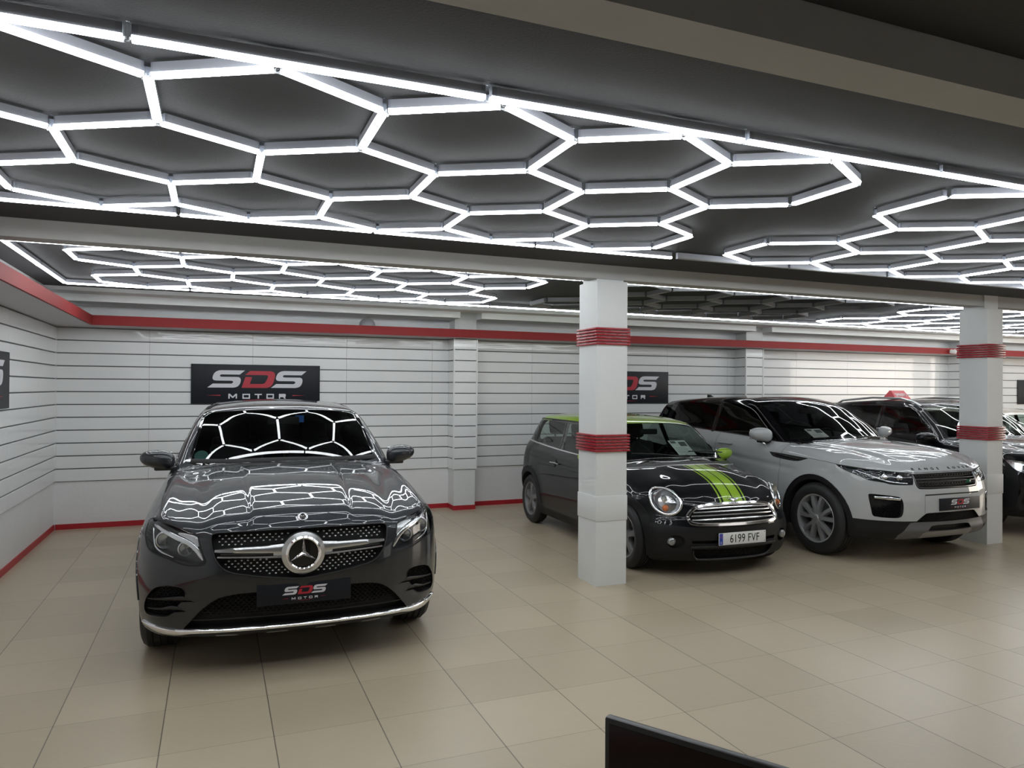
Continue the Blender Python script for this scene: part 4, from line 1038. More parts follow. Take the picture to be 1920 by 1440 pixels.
def build_mini(pose):
    B = mini_body(); R = car_root('hatchback', pose, 'black three door hatchback with lime green roof and bonnet stripes, behind the first pillar')
    sh = Shell(B, .030)
    WS = spline([(-.67, .985, 1), (-.5, .995), (0, 1.012), (.5, .995), (.67, .985, 1), (.625, 1.15), (.565, 1.295, 1), (.3, 1.318), (0, 1.322), (-.3, 1.318), (-.565, 1.295, 1), (-.625, 1.15)], n=3)
    ws = lambda c: c.x < -.25 and c.z > .93
    sh.cut(WS, 'front', 'windscreen', where=ws)
    sh.cut([(-.76, .90), (.76, .90), (.72, .99), (.575, 1.300), (.3, 1.323), (0, 1.327), (-.3, 1.323), (-.575, 1.300), (-.72, .99)], 'front', 'pillars', only=['body'], where=lambda c: -1.15 < c.x < -.18 and c.z > .93 and (c.x < -.30 or abs(c.y) < .70))
    sh.cut(spline([(-.50, 1.03), (.50, 1.03), (.53, 1.10), (.47, 1.29), (0, 1.305), (-.47, 1.29), (-.53, 1.10)], n=3), 'rear', 'rearglass', only=['body'])
    # roof
    sh.cut([(-3.1, -.9), (-.5, -.9), (-.5, .9), (-3.1, .9)], 'top', 'roof', only=['body'], where=lambda c: c.z > (1.300 if c.x > -1.12 else 1.316))
    sh.cut([(-.60, 1.296), (.60, 1.296), (.60, 1.42), (-.60, 1.42)], 'front', 'roof', only=['body'], where=lambda c: c.z > 1.296 and c.x < -.8)
    GRo = spline([(-.470, .538), (-.455, .583), (-.40, .630), (-.28, .655), (0, .664), (.28, .655), (.40, .630), (.455, .583), (.470, .538), (.45, .503), (.38, .492), (0, .490), (-.38, .492), (-.45, .503)], n=4)
    sh.cut(GRo, 'front', 'grille')
    LAMP = circ(-.612, .683, .103, 36, ry=.112)
    sh.cut(LAMP, 'front', 'lampR'); sh.cut(mirror(LAMP), 'front', 'lampL')
    for k, (a, b) in enumerate([(-.142, -.125), (-.104, -.006), (.006, .104), (.125, .142)]):
        sh.cut([(a, .60), (b, .60), (b, 1.02), (a, 1.02)], 'front', 'stripe', only=['body'], where=lambda c: c.x > -.34)
    for k, (a, b) in enumerate([(-.142, -.125), (-.104, -.006), (.006, .104), (.125, .142)]):
        sh.cut([(-.34, a), (.7, a), (.7, b), (-.34, b)], 'top', 'stripe', only=['body'], where=lambda c: c.z > .72)
    # black plastic bumper
    sh.cut([(-1, .0), (1, .0), (1, .50), (.70, .490), (.45, .468), (0, .462), (-.45, .468), (-.70, .490), (-1, .50)], 'front', 'bumper', only=['body'], where=lambda c: c.x > .25)
    SL1 = [(-.44, .318), (.44, .318), (.455, .350), (-.455, .350)]; SL2 = spline([(-.43, .268, 1), (.43, .268, 1), (.41, .205), (.36, .178), (-.36, .178), (-.41, .205)], n=3)
    sh.cut(SL1, 'front', 'slot1', only=['bumper']); sh.cut(SL2, 'front', 'slot2', only=['bumper'])
    FOG = circ(-.575, .335, .070, 24, ry=.062); sh.cut(FOG, 'front', 'fogR', only=['bumper']); sh.cut(mirror(FOG), 'front', 'fogL', only=['bumper'])
    SW1 = spline([(-.70, .985, 1), (-.98, 1.262), (-1.10, 1.290), (-1.66, 1.296, 1), (-1.62, .995, 1), (-1.1, .972)], n=3)
    SW2 = spline([(-1.74, 1.297, 1), (-2.36, 1.303), (-2.46, 1.28), (-2.54, 1.10), (-2.53, 1.045, 1), (-1.70, .998, 1)], n=3)
    for sd in ('side', 'side-'):
        sh.cut(SW1, sd, 'win'+sd, only=['body', 'pillars']); sh.cut(SW2, sd, 'win2'+sd, only=['body', 'pillars'])
        sh.cut([(-.55, .99), (-1.02, 1.300), (-1.2, 1.316), (-2.55, 1.324), (-2.70, 1.02), (-2.0, .99), (-.7, .965)], sd, 'pillars', only=['body'])
        for i, cx in enumerate((0, -2.467)):
            sh.cut(circ(cx, .305, .415, 30, -.2, pi+.2)+[(cx-.415, -.2), (cx+.415, -.2)], sd, 'clad', only=['body'])
        sh.cut([(-2.2, .0), (-.3, .0), (-.3, .27), (-2.2, .27)], sd, 'clad', only=['body'])
    arches(sh, R, (0, -2.467), .345, .305, .26)
    sh.part('body', 'body', 'black_paint', R); sh.part('windscreen', 'windscreen', 'clearglass', R); sh.part('pillar_trim', 'pillars', 'trimgloss', R)
    sh.part('rear_window', 'rearglass', 'clearglass', R)
    sh.part('roof', 'roof', 'green', R); sh.part('bonnet_stripe', 'stripe', 'green', R); sh.part('bumper', 'bumper', 'cladding', R); sh.part('arch_cladding', 'clad', 'cladding', R)
    for sd in ('side', 'side-'):
        sh.part('side_window', 'win'+sd, 'clearglass', R); sh.part('side_window', 'win2'+sd, 'clearglass', R)
    g = sh.recess('grille', 'grille', (-.05, 0, 0), 'matblack', R)
    ribbon(B, GRo, 'front', .034, .022, 'chrome', 'grille_surround', g, closed=True, off=-.002, raw=True)
    for z, w_ in ((.627, .375), (.597, .415), (.565, .435), (.533, .440)):
        ribbon(B, [(-w_, z-.003), (-w_*.5, z+.006), (0, z+.009), (w_*.5, z+.006), (w_, z-.003)], 'front', .015, .013, 'softchrome', 'grille_bar', g, off=-.010)
    for nm, sg in (('lampR', -1), ('lampL', 1)):
        L = sh.part('headlight', nm, 'lens', R); poly = LAMP if sg < 0 else mirror(LAMP)
        sh.recess('lamp_bowl', nm, (-.07, 0, 0), 'lampsilver', L)
        ribbon(B, poly, 'front', .022, .010, 'chrome', 'lamp_ring', L, closed=True, raw=True)
        p = Vector(B.on('front', [(sg*.612, .70)])[0])
        T = Matrix.Translation(p+Vector((-.045, 0, 0))) @ Matrix.Rotation(sg*.5, 4, 'Z')
        autosmooth(MB().lathe([(.085, .0), (.075, -.012), (.05, -.03), (.02, -.04), (.001, -.042)], 32, T, 'x').lathe([(.028, -.03), (.026, .01), (.001, .016)], 20, T, 'x').build('reflector', 'steel', L), 50)
        p = Vector(B.on('front', [(sg*.618, .622)])[0])
        MB().lathe([(.029, -.02), (.029, 0), (.02, .008), (.001, .011)], 24, Matrix.Translation(p+Vector((-.018, 0, .0))), 'x').build('indicator', 'amber', L, True)
    for nm, sg in (('fogR', -1), ('fogL', 1)):
        f = sh.recess('fog_lamp', nm, (-.05, 0, 0), 'matblack', R); p = Vector(B.on('front', [(sg*.605, .337)])[0])
        MB().lathe([(.036, -.03), (.038, .0), (.03, .010), (.015, .016), (.001, .018)], 28, Matrix.Translation(p+Vector((-.006, 0, 0))), 'x').build('fog_lens', 'foglens', f, True)
    sh.recess('upper_slot', 'slot1', (-.05, 0, 0), 'matblack', R)
    lo = sh.recess('lower_slot', 'slot2', (-.05, 0, 0), 'matblack', R); mesh_pattern(B, SL2, 'grille_mesh', 'mesh', lo, .022, .012, 'hex', -.03, .008)
    ribbon(B, [(-.455, .292), (-.2, .297), (.2, .297), (.455, .292)], 'front', .020, .018, 'black', 'bumper_bar', R)
    ribbon(B, [(-.43, .262), (-.415, .21), (-.36, .170), (0, .166), (.36, .170), (.415, .21), (.43, .262)], 'front', .016, .012, 'black', 'bumper_lip', R)
    plate_number(R, .672, .035, .362, .03)
    # winged bonnet badge
    p = B.on('front', [(0, .697)])[0]; n = B.normal(p[None])[0]; pb = Vector((p[0], 0, p[2]))+Vector(n)*.004
    e = empty('bonnet_badge', pb, 0, R); e.rotation_euler = (0, -math.atan2(n[2], n[0]), 0)
    autosmooth(MB().lathe([(.001, .004), (.016, .003), (.020, .001), (.021, -.004)], 24, None, 'x').build('badge_disc', 'chrome', e))
    for sg in (-1, 1):
        mb = MB()
        for k in range(4): mb.prism([(sg*.018, .008-.006*k), (sg*(.062-.008*k), .013-.006*k), (sg*(.060-.008*k), .009-.006*k), (sg*.018, .004-.006*k)], lambda a, b, d: (d, a, b), 0, .003)
        mb.build('badge_wing', 'chrome', e)
    def rib(pts, w, h, m, nm, sd=1, ax='side', **k): return ribbon(B, pts, ax, w, h, m, nm, R, side=sd, **k)
    for sg in (-1, 1):
        rib([(-2.75, 1.045), (-2.4, 1.022), (-1.7, .985), (-.72, .962)], .014, .005, 'chrome', 'belt_strip', sg)
        rib([(-1.86, .98), (-1.87, .74), (-1.83, .45), (-1.80, .30)], .004, .001, 'matblack', 'panel_gap', sg, prof=SEAM, off=.0008)
        rib([(-.62, .93), (-.60, .7), (-.60, .30)], .004, .001, 'matblack', 'panel_gap', sg, prof=SEAM, off=.0008)
        rib([(-1.70, .998), (-1.76, 1.295)], .03, .003, 'trimgloss', 'door_pillar', sg)
        rib([(-1.80, .828), (-1.68, .832), (-1.56, .826)], [.012, .022, .012], .026, 'chrome', 'door_handle', sg)
        rib([(-1.70, .80), (-1.66, .86)], .05, .004, 'matblack', 'handle_recess', sg)
        rib([(-.72, .99), (-1.00, 1.285), (-1.18, 1.312), (-2.5, 1.322), (-2.62, 1.30)], .016, .008, 'black', 'roof_gutter', sg)
        for cx in (0, -2.467): rib(circ(cx, .305, .415, 20, 0, pi), .010, .005, 'cladding', 'cladding_edge', sg, raw=True)
        rib([(.05, sg*.40), (-.15, sg*.52), (-.33, sg*.67)], .006, .002, 'matblack', 'panel_gap', 1, 'top', prof=SEAM, off=.0008)
        mirror_unit(R, -.72, sg*.84, .985, sg, 'green', .92, rot=0)
        wheel(R, 0, sg*.735, .305, .175, .205, 5, M['rimgrey'], 'five'); wheel(R, -2.467, sg*.735, .305, .175, .205, 5, M['rimgrey'], 'five')
    rib([(-.33, -.675), (-.14, -.43), (-.06, -.22), (-.04, 0), (-.06, .22), (-.14, .43), (-.33, .675)], .012, .006, 'steel', 'bonnet_rear_strip', 1, 'top')
    rib([(-.37, -.64), (-.20, -.40), (-.13, -.22), (-.11, 0), (-.13, .22), (-.20, .40), (-.37, .64)], .11, .002, 'black', 'cowl', 1, 'top', prof=SEAM, off=.002)
    rib([(.35, -.50), (.30, -.25), (.34, 0), (.30, .25), (.35, .50)], .004, .001, 'matblack', 'panel_gap', 1, 'top', prof=SEAM, off=.0008) if False else None
    rib([(-.80, .508), (-.70, .500), (-.50, .478)], .006, .002, 'matblack', 'panel_gap', 1, 'front', prof=SEAM, off=.0008) if False else None
    for sg in (-1, 1):
        rib([(sg*.02, 1.00+.02), (sg*.30+.05, 1.03), (.52*sg+.05, 1.05)], .012, .02, 'black', 'wiper', 1, 'front') if False else None
    cabin(R, -.55, .99, .58, -1.45, -2.15)
    for P0, P1 in (((-.50, -.45, 1.035), (-.34, .10, 1.0)), ((-.48, .22, 1.045), (-.42, .60, 1.03))):
        MB().sweep([P0, ((P0[0]+P1[0])/2+.01, (P0[1]+P1[1])/2, (P0[2]+P1[2])/2+.012), P1], .007, 6).build('wiper', 'black', R)
    MB().bbox(-.98, -.94, -.10, .12, 1.20, 1.26, .01).build('interior_mirror', 'dash', R)
    paper(R, [(-.70, .10, 1.145), (-.70, .31, 1.145), (-.46, .31, 1.005), (-.46, .10, 1.005)])
    MB().sweep([(-2.3, 0, 1.38), (-2.34, 0, 1.42), (-2.42, 0, 1.53)], .004, 6).build('aerial', 'black', R)
    sh.finish(); return R
M['foglens'] = mat('fog_lamp_glass', (.30, .31, .31), .12, metal=.5, coat=1.0)
M['clearglass'] = glass_mat('green_tinted_glass', (.62, .70, .66), .95, 1.5)
MINI_POSE = (4.4354, 6.0042, -.0421)
build_mini(MINI_POSE)

# ------------------------------------------------------------ white luxury SUV with black roof
def build_evoque(pose):
    B = evoque_body(); R = car_root('luxury_suv', pose, 'silvery white SUV with black roof and lettered bonnet, beside the green roofed hatchback')
    sh = Shell(B, .030)
    WS = spline([(-.73, 1.145, 1), (-.45, 1.166), (0, 1.178), (.45, 1.166), (.73, 1.145, 1), (.69, 1.27), (.585, 1.520, 1), (.3, 1.545), (0, 1.552), (-.3, 1.545), (-.585, 1.520, 1), (-.69, 1.27)], n=3)
    sh.cut(WS, 'front', 'windscreen', where=lambda c: c.x < -.3 and c.z > 1.06)
    SW1 = spline([(-.66, 1.128, 1), (-.95, 1.33), (-1.22, 1.49), (-1.34, 1.515), (-1.80, 1.535, 1), (-1.78, 1.192, 1), (-1.2, 1.158)], n=3)
    SW2 = spline([(-1.88, 1.536, 1), (-2.6, 1.53), (-2.72, 1.50), (-2.78, 1.25, 1), (-1.86, 1.198, 1)], n=3)
    SW3 = spline([(-2.84, 1.49, 1), (-3.10, 1.46), (-3.20, 1.40), (-3.12, 1.285, 1), (-2.88, 1.262, 1)], n=3)
    for sd in ('side', 'side-'):
        for i, s_ in enumerate((SW1, SW2, SW3)): sh.cut(s_, sd, 'win%d%s' % (i, sd), only=['body'])
        sh.cut([(-.43, 1.103), (-.8, 1.128), (-1.3, 1.158), (-2.2, 1.20), (-3.5, 1.285), (-3.7, 1.7), (-.9, 1.7), (-.35, 1.2)], sd, 'upper', only=['body'])
    sh.cut([(-3.8, -1), (-.38, -1), (-.38, 1), (-3.8, 1)], 'top', 'upper', only=['body'], where=lambda c: c.z > 1.145 if c.x > -.9 else c.z > 1.24)
    sh.cut([(-.76, 1.105), (.76, 1.105), (.74, 1.5), (-.74, 1.5)], 'front', 'upper', only=['body'], where=lambda c: c.x < -.40 and c.z > 1.11)
    GR = spline([(-.435, .893, 1), (0, .897), (.435, .893, 1), (.432, .82), (.425, .775), (.392, .748), (0, .746), (-.392, .748), (-.425, .775), (-.432, .82)], n=3)
    LAMP = spline([(-.925, .953, 1), (-.88, .943), (-.79, .926), (-.67, .916), (-.55, .904), (-.438, .896, 1), (-.445, .84), (-.462, .792, 1), (-.56, .790), (-.67, .797), (-.72, .812), (-.815, .828), (-.845, .851), (-.898, .894), (-.92, .926)], n=3)
    FOG = spline([(-.835, .690), (-.80, .699), (-.62, .678), (-.588, .655), (-.576, .60), (-.578, .535), (-.592, .488), (-.64, .472), (-.80, .482), (-.818, .52)], n=3)
    LOW = spline([(-.45, .430, 1), (-.35, .506), (-.31, .517), (0, .518), (.31, .517), (.35, .506), (.45, .430, 1), (0, .425)], n=3)
    SLOT = spline([(-.30, .340, 1), (-.255, .388), (0, .392), (.255, .388), (.30, .340, 1), (0, .334)], n=3)
    sh.cut(GR, 'front', 'grille', only=['body'])
    for nm, poly in (('lampR', LAMP), ('lampL', mirror(LAMP)), ('fogR', FOG), ('fogL', mirror(FOG))): sh.cut(poly, 'front', nm, only=['body'])
    sh.cut(LOW, 'front', 'low', only=['body'])
    SK = [(-.58, .18), (.58, .18), (.60, .30), (.47, .425), (.36, .468), (.40, .440), (.44, .428), (-.44, .428), (-.40, .440), (-.36, .468), (-.47, .425), (-.60, .30)]
    SK = [(-.58, .18), (.58, .18), (.60, .30), (.50, .425), (.45, .430), (-.45, .430), (-.50, .425), (-.60, .30)]
    sh.cut(SK, 'front', 'skid', only=['body'])
    sh.cut([(-.36, .18), (.36, .18), (.345, .318), (.30, .330), (-.30, .330), (-.345, .318)], 'front', 'skid2', only=['skid'])
    sh.cut(SLOT, 'front', 'slot', only=['skid', 'skid2'])
    sh.cut([(-1, .1), (1, .1), (1, .448), (.55, .440), (-.55, .440), (-1, .448)], 'front', 'clad', only=['body'], where=lambda c: c.x > .3)
    for sd in ('side', 'side-'):
        for cx in (0, -2.66): sh.cut(circ(cx, .37, .455, 30, -.2, pi+.2)+[(cx-.455, -.2), (cx+.455, -.2)], sd, 'clad', only=['body'])
        sh.cut([(-2.5, 0), (-.2, 0), (-.2, .34), (-2.5, .34)], sd, 'clad', only=['body'])
    for sd in ('side', 'side-'): sh.cut(spline([(-.71, 1.006, 1), (-.53, 1.002), (-.10, .984, 1), (-.17, .962), (-.26, .940), (-.42, .939), (-.64, .958)], n=3), sd, 'vent'+sd, only=['body'])
    arches(sh, R, (0, -2.66), .405, .37, .28)
    sh.part('side_vent', 'ventside', 'cladding', R); sh.part('side_vent', 'ventside-', 'cladding', R)
    sh.part('body', 'body', 'white_paint', R); sh.part('windscreen', 'windscreen', 'glass', R); sh.part('roof_and_pillars', 'upper', 'trimgloss', R)
    sh.part('lower_cladding', 'clad', 'cladding', R); sh.part('skid_plate', 'skid', 'skid', R); sh.part('skid_plate_insert', 'skid2', 'silverskid', R)
    for sd in ('side', 'side-'):
        for i in range(3): sh.part('side_window', 'win%d%s' % (i, sd), 'privacy', R)
    sh.recess('skid_slot', 'slot', (-.05, 0, 0), 'matblack', R)
    lg = sh.recess('lower_grille', 'low', (-.05, 0, 0), 'matblack', R); mesh_pattern(B, LOW, 'grille_mesh', 'mesh', lg, .026, .013, 'hex', -.02, .010)
    for nm, sg in (('fogR', -1), ('fogL', 1)):
        f = sh.recess('side_intake', nm, (-.05, 0, 0), 'matblack', R); poly = FOG if sg < 0 else mirror(FOG)
        mesh_pattern(B, [p for p in poly if p[1] < .64], 'intake_mesh', 'mesh', f, .026, .013, 'hex', -.02, .010)
        ribbon(B, [(sg*.60, .652), (sg*.70, .662), (sg*.80, .668)], 'front', [.026, .030, .022], .012, 'lampsilver', 'daytime_light', f, off=-.012)
    g = sh.recess('grille', 'grille', (-.05, 0, 0), 'matblack', R)
    mesh_pattern(B, [(-.425, .888), (.425, .888), (.425, .842), (-.425, .842)], 'grille_mesh', 'steeldark', g, .040, .0195, 'hex', -.006, .0145)
    mesh_pattern(B, [(-.415, .812), (.415, .812), (.395, .764), (-.395, .764)], 'grille_mesh', 'steeldark', g, .040, .0195, 'hex', -.006, .0145)
    for z, w_ in ((.890, .425), (.841, .420), (.814, .415)): ribbon(B, [(-w_, z), (0, z+.003), (w_, z)], 'front', .008, .012, 'steeldark', 'grille_bar', g, off=-.012)
    ribbon(B, [(-.427, .885), (-.418, .80), (-.39, .762), (0, .757), (.39, .762), (.418, .80), (.427, .885)], 'front', .013, .012, 'steeldark', 'grille_frame', g, off=-.010)
    pz = Vector(B.on('front', [(.285, .80)])[0]); MB().lathe([(.001, .006), (.020, .005), (.024, 0)], 24, Matrix.Translation(pz) @ Matrix.Diagonal((1, 1.5, .85, 1)), 'x').build('oval_badge', 'greenbadge', g, True)
    for nm, sg in (('lampR', -1), ('lampL', 1)):
        L = sh.part('headlight', nm, 'lens', R); poly = LAMP if sg < 0 else mirror(LAMP)
        sh.recess('lamp_housing', nm, (-.06, 0, 0), 'lampdark', L)
        q = lambda pts: [(-sg*y, z) for y, z in pts]
        ribbon(B, q([(-.88, .925), (-.78, .865), (-.66, .820), (-.50, .805)]), 'front', [.006, .012, .014, .010], .005, 'lampsilver', 'daytime_light_strip', L, off=-.018)
        for (y, z, rr) in ((-.665, .855, .034), (-.53, .848, .030)):
            p = B.on('front', q([(y, z)]))[0]; T = Matrix.Translation(Vector(p)+Vector((-.05, 0, 0)))
            MB().lathe([(rr+.006, -.01), (rr+.006, .008), (rr, .0), (rr*.9, .015), (rr*.5, .028), (.001, .032)], 28, T, 'x').build('projector_lens', 'lampsilver', L, True)
        ribbon(B, poly, 'front', .005, .001, 'matblack', 'lamp_seal', R, closed=True, prof=SEAM, off=.001, raw=True)
    # bonnet lettering, one letter after another along the leading edge
    for i, (ch, y) in enumerate(zip('RANGEROVER', (-.385, -.305, -.225, -.145, -.07, .085, .165, .245, .32, .39))):
        p = B.on('front', [(y, .932)])[0]; n = Vector(B.normal(p[None])[0]); zax = Vector((0, 0, 1)); up_ = (zax-n*zax.dot(n)).normalized(); rt_ = up_.cross(n)
        T = Matrix.Translation(Vector(p)+n*.001) @ Matrix((rt_, up_, n)).transposed().to_4x4()
        text_mesh('bonnet_letter', ch, .040, 'matblack', R, T, .002, sx=1.35)
    plate_logo(R, .829, .100, .592, yaw=.0, w=.285, h=.060)
    def rib(pts, w, h, m, nm, sd=1, ax='side', **k): return ribbon(B, pts, ax, w, h, m, nm, R, side=sd, **k)
    gap = dict(prof=SEAM, off=.0008)
    rib([(-.345, .690), (0, .694), (.42, .690)], .012, .002, 'matblack', 'bumper_slit', 1, 'front')
    rib([(-.345, .690), (-.352, .60), (-.355, .515)], .003, .001, 'matblack', 'panel_gap', 1, 'front', **gap)
    rib([(-.925, .958), (-.79, .932), (-.55, .910), (-.438, .902), (0, .905), (.438, .902), (.55, .910), (.79, .932), (.925, .958)], .005, .001, 'matblack', 'panel_gap', 1, 'front', **gap)
    for sg in (-1, 1):
        rib([(.30, .955), (.1, .975), (-.10, .985)], .004, .001, 'matblack', 'panel_gap', sg, **gap)
        rib([(-.50, 1.09), (-.52, 1.0), (-.53, .85), (-.54, .45), (-.45, .36)], .004, .001, 'matblack', 'panel_gap', sg, **gap)
        rib([(-1.66, 1.17), (-1.68, .95), (-1.68, .36)], .004, .001, 'matblack', 'panel_gap', sg, **gap)
        rib([(-.60, .985), (-.45, .975), (-.24, .960)], .016, .005, 'trimgloss', 'vent_blade', sg)
        for x in (-1.36, -2.45): rib([(x, 1.040), (x-.12, 1.046), (x-.25, 1.045)], [.018, .026, .018], .026, 'white_paint', 'door_handle', sg)
        rib([(-.43, 1.108), (-.8, 1.132), (-1.3, 1.160), (-2.2, 1.202), (-3.3, 1.272)], .010, .004, 'black', 'belt_strip', sg)
        rib([(-1.82, 1.17), (-1.84, 1.53)], .05, .002, 'trimgloss', 'door_pillar', sg)
        for cx in (0, -2.66): rib(circ(cx, .37, .455, 22, 0, pi), .012, .005, 'cladding', 'cladding_edge', sg, raw=True)
        rib([(-.62, 1.13), (-.95, 1.345), (-1.22, 1.50), (-1.36, 1.532)], .010, .003, 'steeldark', 'window_frame', sg)
        mirror_unit(R, -.80, sg*.965, 1.195, sg, 'white_paint', 1.10 if sg < 0 else .95)
        wheel(R, 0, sg*.835, .37, .235, .248, 5, M['rimsilver'], 'pairs'); wheel(R, -2.66, sg*.835, .37, .235, .248, 5, M['rimsilver'], 'pairs')
        MB().sweep([(-.44, sg*.05+.08, 1.165), (-.47, sg*.3+.08, 1.17), (-.52, sg*.5+.08, 1.15)], .008, 6).build('wiper', 'black', R)
    cabin(R, -.70, 1.12, .68, -1.65, -2.45)
    MB().bbox(-1.10, -1.06, -.12, .12, 1.42, 1.48, .01).build('interior_mirror', 'dash', R)
    p = B.on('top', [(-2.95, 0)])[0]; z0 = float(p[2])
    MB().prism([(-3.02, z0-.01), (-2.84, z0-.01), (-2.90, z0+.018), (-2.99, z0+.055), (-3.02, z0+.055)], lambda a, b, d: (a, d, b), -.02, .02).build('shark_fin_aerial', 'black', R)
    paper(R, [(-.685, -.43, 1.252), (-.665, -.22, 1.258), (-.475, -.22, 1.150), (-.495, -.43, 1.144)])
    sh.finish(); return R
M['steeldark'] = mat('dark_satin_metal', (.20, .20, .205), .3, metal=.9)
M['greenbadge'] = mat('badge_green', (.01, .10, .05), .25)
EVOQUE_POSE = (6.745, 5.84, -.001)
build_evoque(EVOQUE_POSE)
# ------------------------------------------------------------ further cars, mostly hidden
def scaled(b, sx, sy, sz):
    c = Body(b.__dict__); v = np.array([sx, sy, sz]); c.F = lambda P: b.F(P/v)*min(v)
    i, o = b.inner, b.outer; c.inner = (i[0]*sx, i[1]*sx, i[2]*sy, i[3]*sz, i[4]*sz); c.outer = (o[0]*sx, o[1]*sx, o[2]*sy, o[3]*sz, o[4]*sz)
    return c
def build_suv(pose):
    B = scaled(evoque_body(), 1, .97, .972); k = .972; Rt = car_root('estate_suv', pose, 'black SUV with silver roof rails and a red roof board, behind the silvery white SUV')
    R = Rt; sh = Shell(B, .040)
    WS = spline([(-.71, 1.098, 1), (0, 1.125), (.71, 1.098, 1), (.665, 1.235), (.565, 1.475, 1), (0, 1.505), (-.565, 1.475, 1), (-.665, 1.235)], n=3)
    sh.cut(WS, 'front', 'windscreen', where=lambda c: c.x < -.3 and c.z > 1.04)
    SW1 = spline([(-.70, 1.105, 1), (-.95, 1.29), (-1.22, 1.44), (-1.36, 1.468), (-1.78, 1.480, 1), (-1.76, 1.125, 1), (-1.2, 1.11)], n=3)
    SW2 = spline([(-1.88, 1.480, 1), (-2.6, 1.47), (-2.74, 1.43), (-2.78, 1.18, 1), (-1.86, 1.13, 1)], n=3)
    for sd in ('side', 'side-'):
        sh.cut(SW1, sd, 'win0'+sd, only=['body']); sh.cut(SW2, sd, 'win1'+sd, only=['body'])
    LAMP = spline([(-.86, .90, 1), (-.70, .875), (-.52, .845, 1), (-.50, .79), (-.56, .745, 1), (-.70, .74), (-.82, .78)], n=3)
    GR = spline([(-.45, .85, 1), (0, .862), (.45, .85, 1), (.40, .70), (0, .66), (-.40, .70)], n=3)
    sh.cut(GR, 'front', 'grille', only=['body'])
    for nm, poly in (('lampR', LAMP), ('lampL', mirror(LAMP))): sh.cut(poly, 'front', nm, only=['body'])
    sh.cut(spline([(-.60, .30, 1), (.60, .30, 1), (.52, .52), (.40, .56), (-.40, .56), (-.52, .52)], n=3), 'front', 'mid', only=['body'])
    FG = spline([(-.80, .44), (-.70, .52), (-.63, .50), (-.66, .40), (-.76, .38)], n=3)
    sh.cut(FG, 'front', 'fogR', only=['body']); sh.cut(mirror(FG), 'front', 'fogL', only=['body'])
    sh.cut([(-.9, .20), (.9, .20), (.8, .34), (-.8, .34)], 'front', 'low', only=['body'])
    arches(sh, R, (0, -2.66), .40, .36, .28)
    sh.part('body', 'body', 'black_paint', R); sh.part('windscreen', 'windscreen', 'suvglass', R); sh.part('lower_bumper', 'low', 'cladding', R)
    for sd in ('side', 'side-'):
        for i in range(2): sh.part('side_window', 'win%d%s' % (i, sd), 'suvglass', R)
    mi = sh.recess('lower_intake', 'mid', (-.05, 0, 0), 'matblack', R); mesh_pattern(B, [(-.5, .36), (.5, .36), (.45, .53), (-.45, .53)], 'intake_mesh', 'mesh', mi, .032, .016, 'hex', -.02, .012)
    for nm, sg in (('fogR', -1), ('fogL', 1)):
        f = sh.recess('fog_lamp', nm, (-.05, 0, 0), 'matblack', R); p = Vector(B.on('front', [(sg*.71, .45)])[0])
        MB().lathe([(.045, -.03), (.045, 0), (.03, .010), (.001, .014)], 24, Matrix.Translation(p+Vector((-.02, 0, 0))), 'x').build('fog_lens', 'foglens', f, True)
    g = sh.recess('grille', 'grille', (-.05, 0, 0), 'matblack', R)
    for z in (.83, .79, .75, .71): ribbon(B, [(-.42, z), (0, z+.008), (.42, z)], 'front', .014, .012, 'chrome', 'grille_bar', g, off=-.010)
    ribbon(B, GR, 'front', .016, .008, 'chrome', 'grille_frame', g, closed=True, raw=True)
    for nm, sg in (('lampR', -1), ('lampL', 1)):
        L = sh.part('headlight', nm, 'lens', R); sh.recess('lamp_housing', nm, (-.06, 0, 0), 'lampsilver', L)
        for y in (.60, .73):
            p = B.on('front', [(sg*y, .81)])[0]; MB().lathe([(.05, .01), (.046, .0), (.030, -.02), (.028, .012), (.001, .02)], 24, Matrix.Translation(Vector(p)+Vector((-.05, 0, 0))), 'x').build('reflector', 'lampdark', L, True)
    for sg in (-1, 1):
        P = []
        for x, h in ((-3.02, .0), (-2.9, .035), (-2.2, .045), (-1.6, .042), (-1.35, .022), (-1.22, -.004)):
            q = B.on('top', [(x, sg*.56)])[0]; P.append((x, sg*.565, float(q[2])+h))
        autosmooth(MB().sweep(P, .018, 10, flat=(.022, .016)).build('roof_rail', 'steel', R), 60)
        ribbon(B, [(-.66, 1.10), (-.95, 1.305), (-1.24, 1.455), (-1.8, 1.49), (-2.5, 1.48)], 'side', .016, .004, 'trimgloss', 'window_frame', R, side=sg)
        ribbon(B, [(-1.82, 1.12), (-1.84, 1.485)], 'side', .07, .003, 'trimgloss', 'door_pillar', R, side=sg)
        ribbon(B, [(-.60, 1.06), (-.58, .8), (-.58, .40)], 'side', .004, .001, 'matblack', 'panel_gap', R, side=sg, prof=SEAM, off=.001)
        mirror_unit(R, -.69, sg*.965, 1.075, sg, 'black_paint', 1.1)
        wheel(R, 0, sg*.80, .36, .225, .225, 5, M['rimsilver'], 'five'); wheel(R, -2.66, sg*.80, .36, .225, .225, 5, M['rimsilver'], 'five')
    cabin(R, -.74, 1.08, .64, -1.62, -2.42)
    q = B.on('top', [(-2.7, .2)])[0]; MB().sweep([(-2.75, .25, q[2]-.01), (-2.82, .25, q[2]+.16)], .004, 6).build('aerial', 'black', R)
    sh.finish(); return R
M['suvglass'] = glass_mat('grey_glass', (.55, .58, .57), .95, 1.55)
SUV_POSE = (9.6, 6.05, -.17)
build_suv(SUV_POSE)
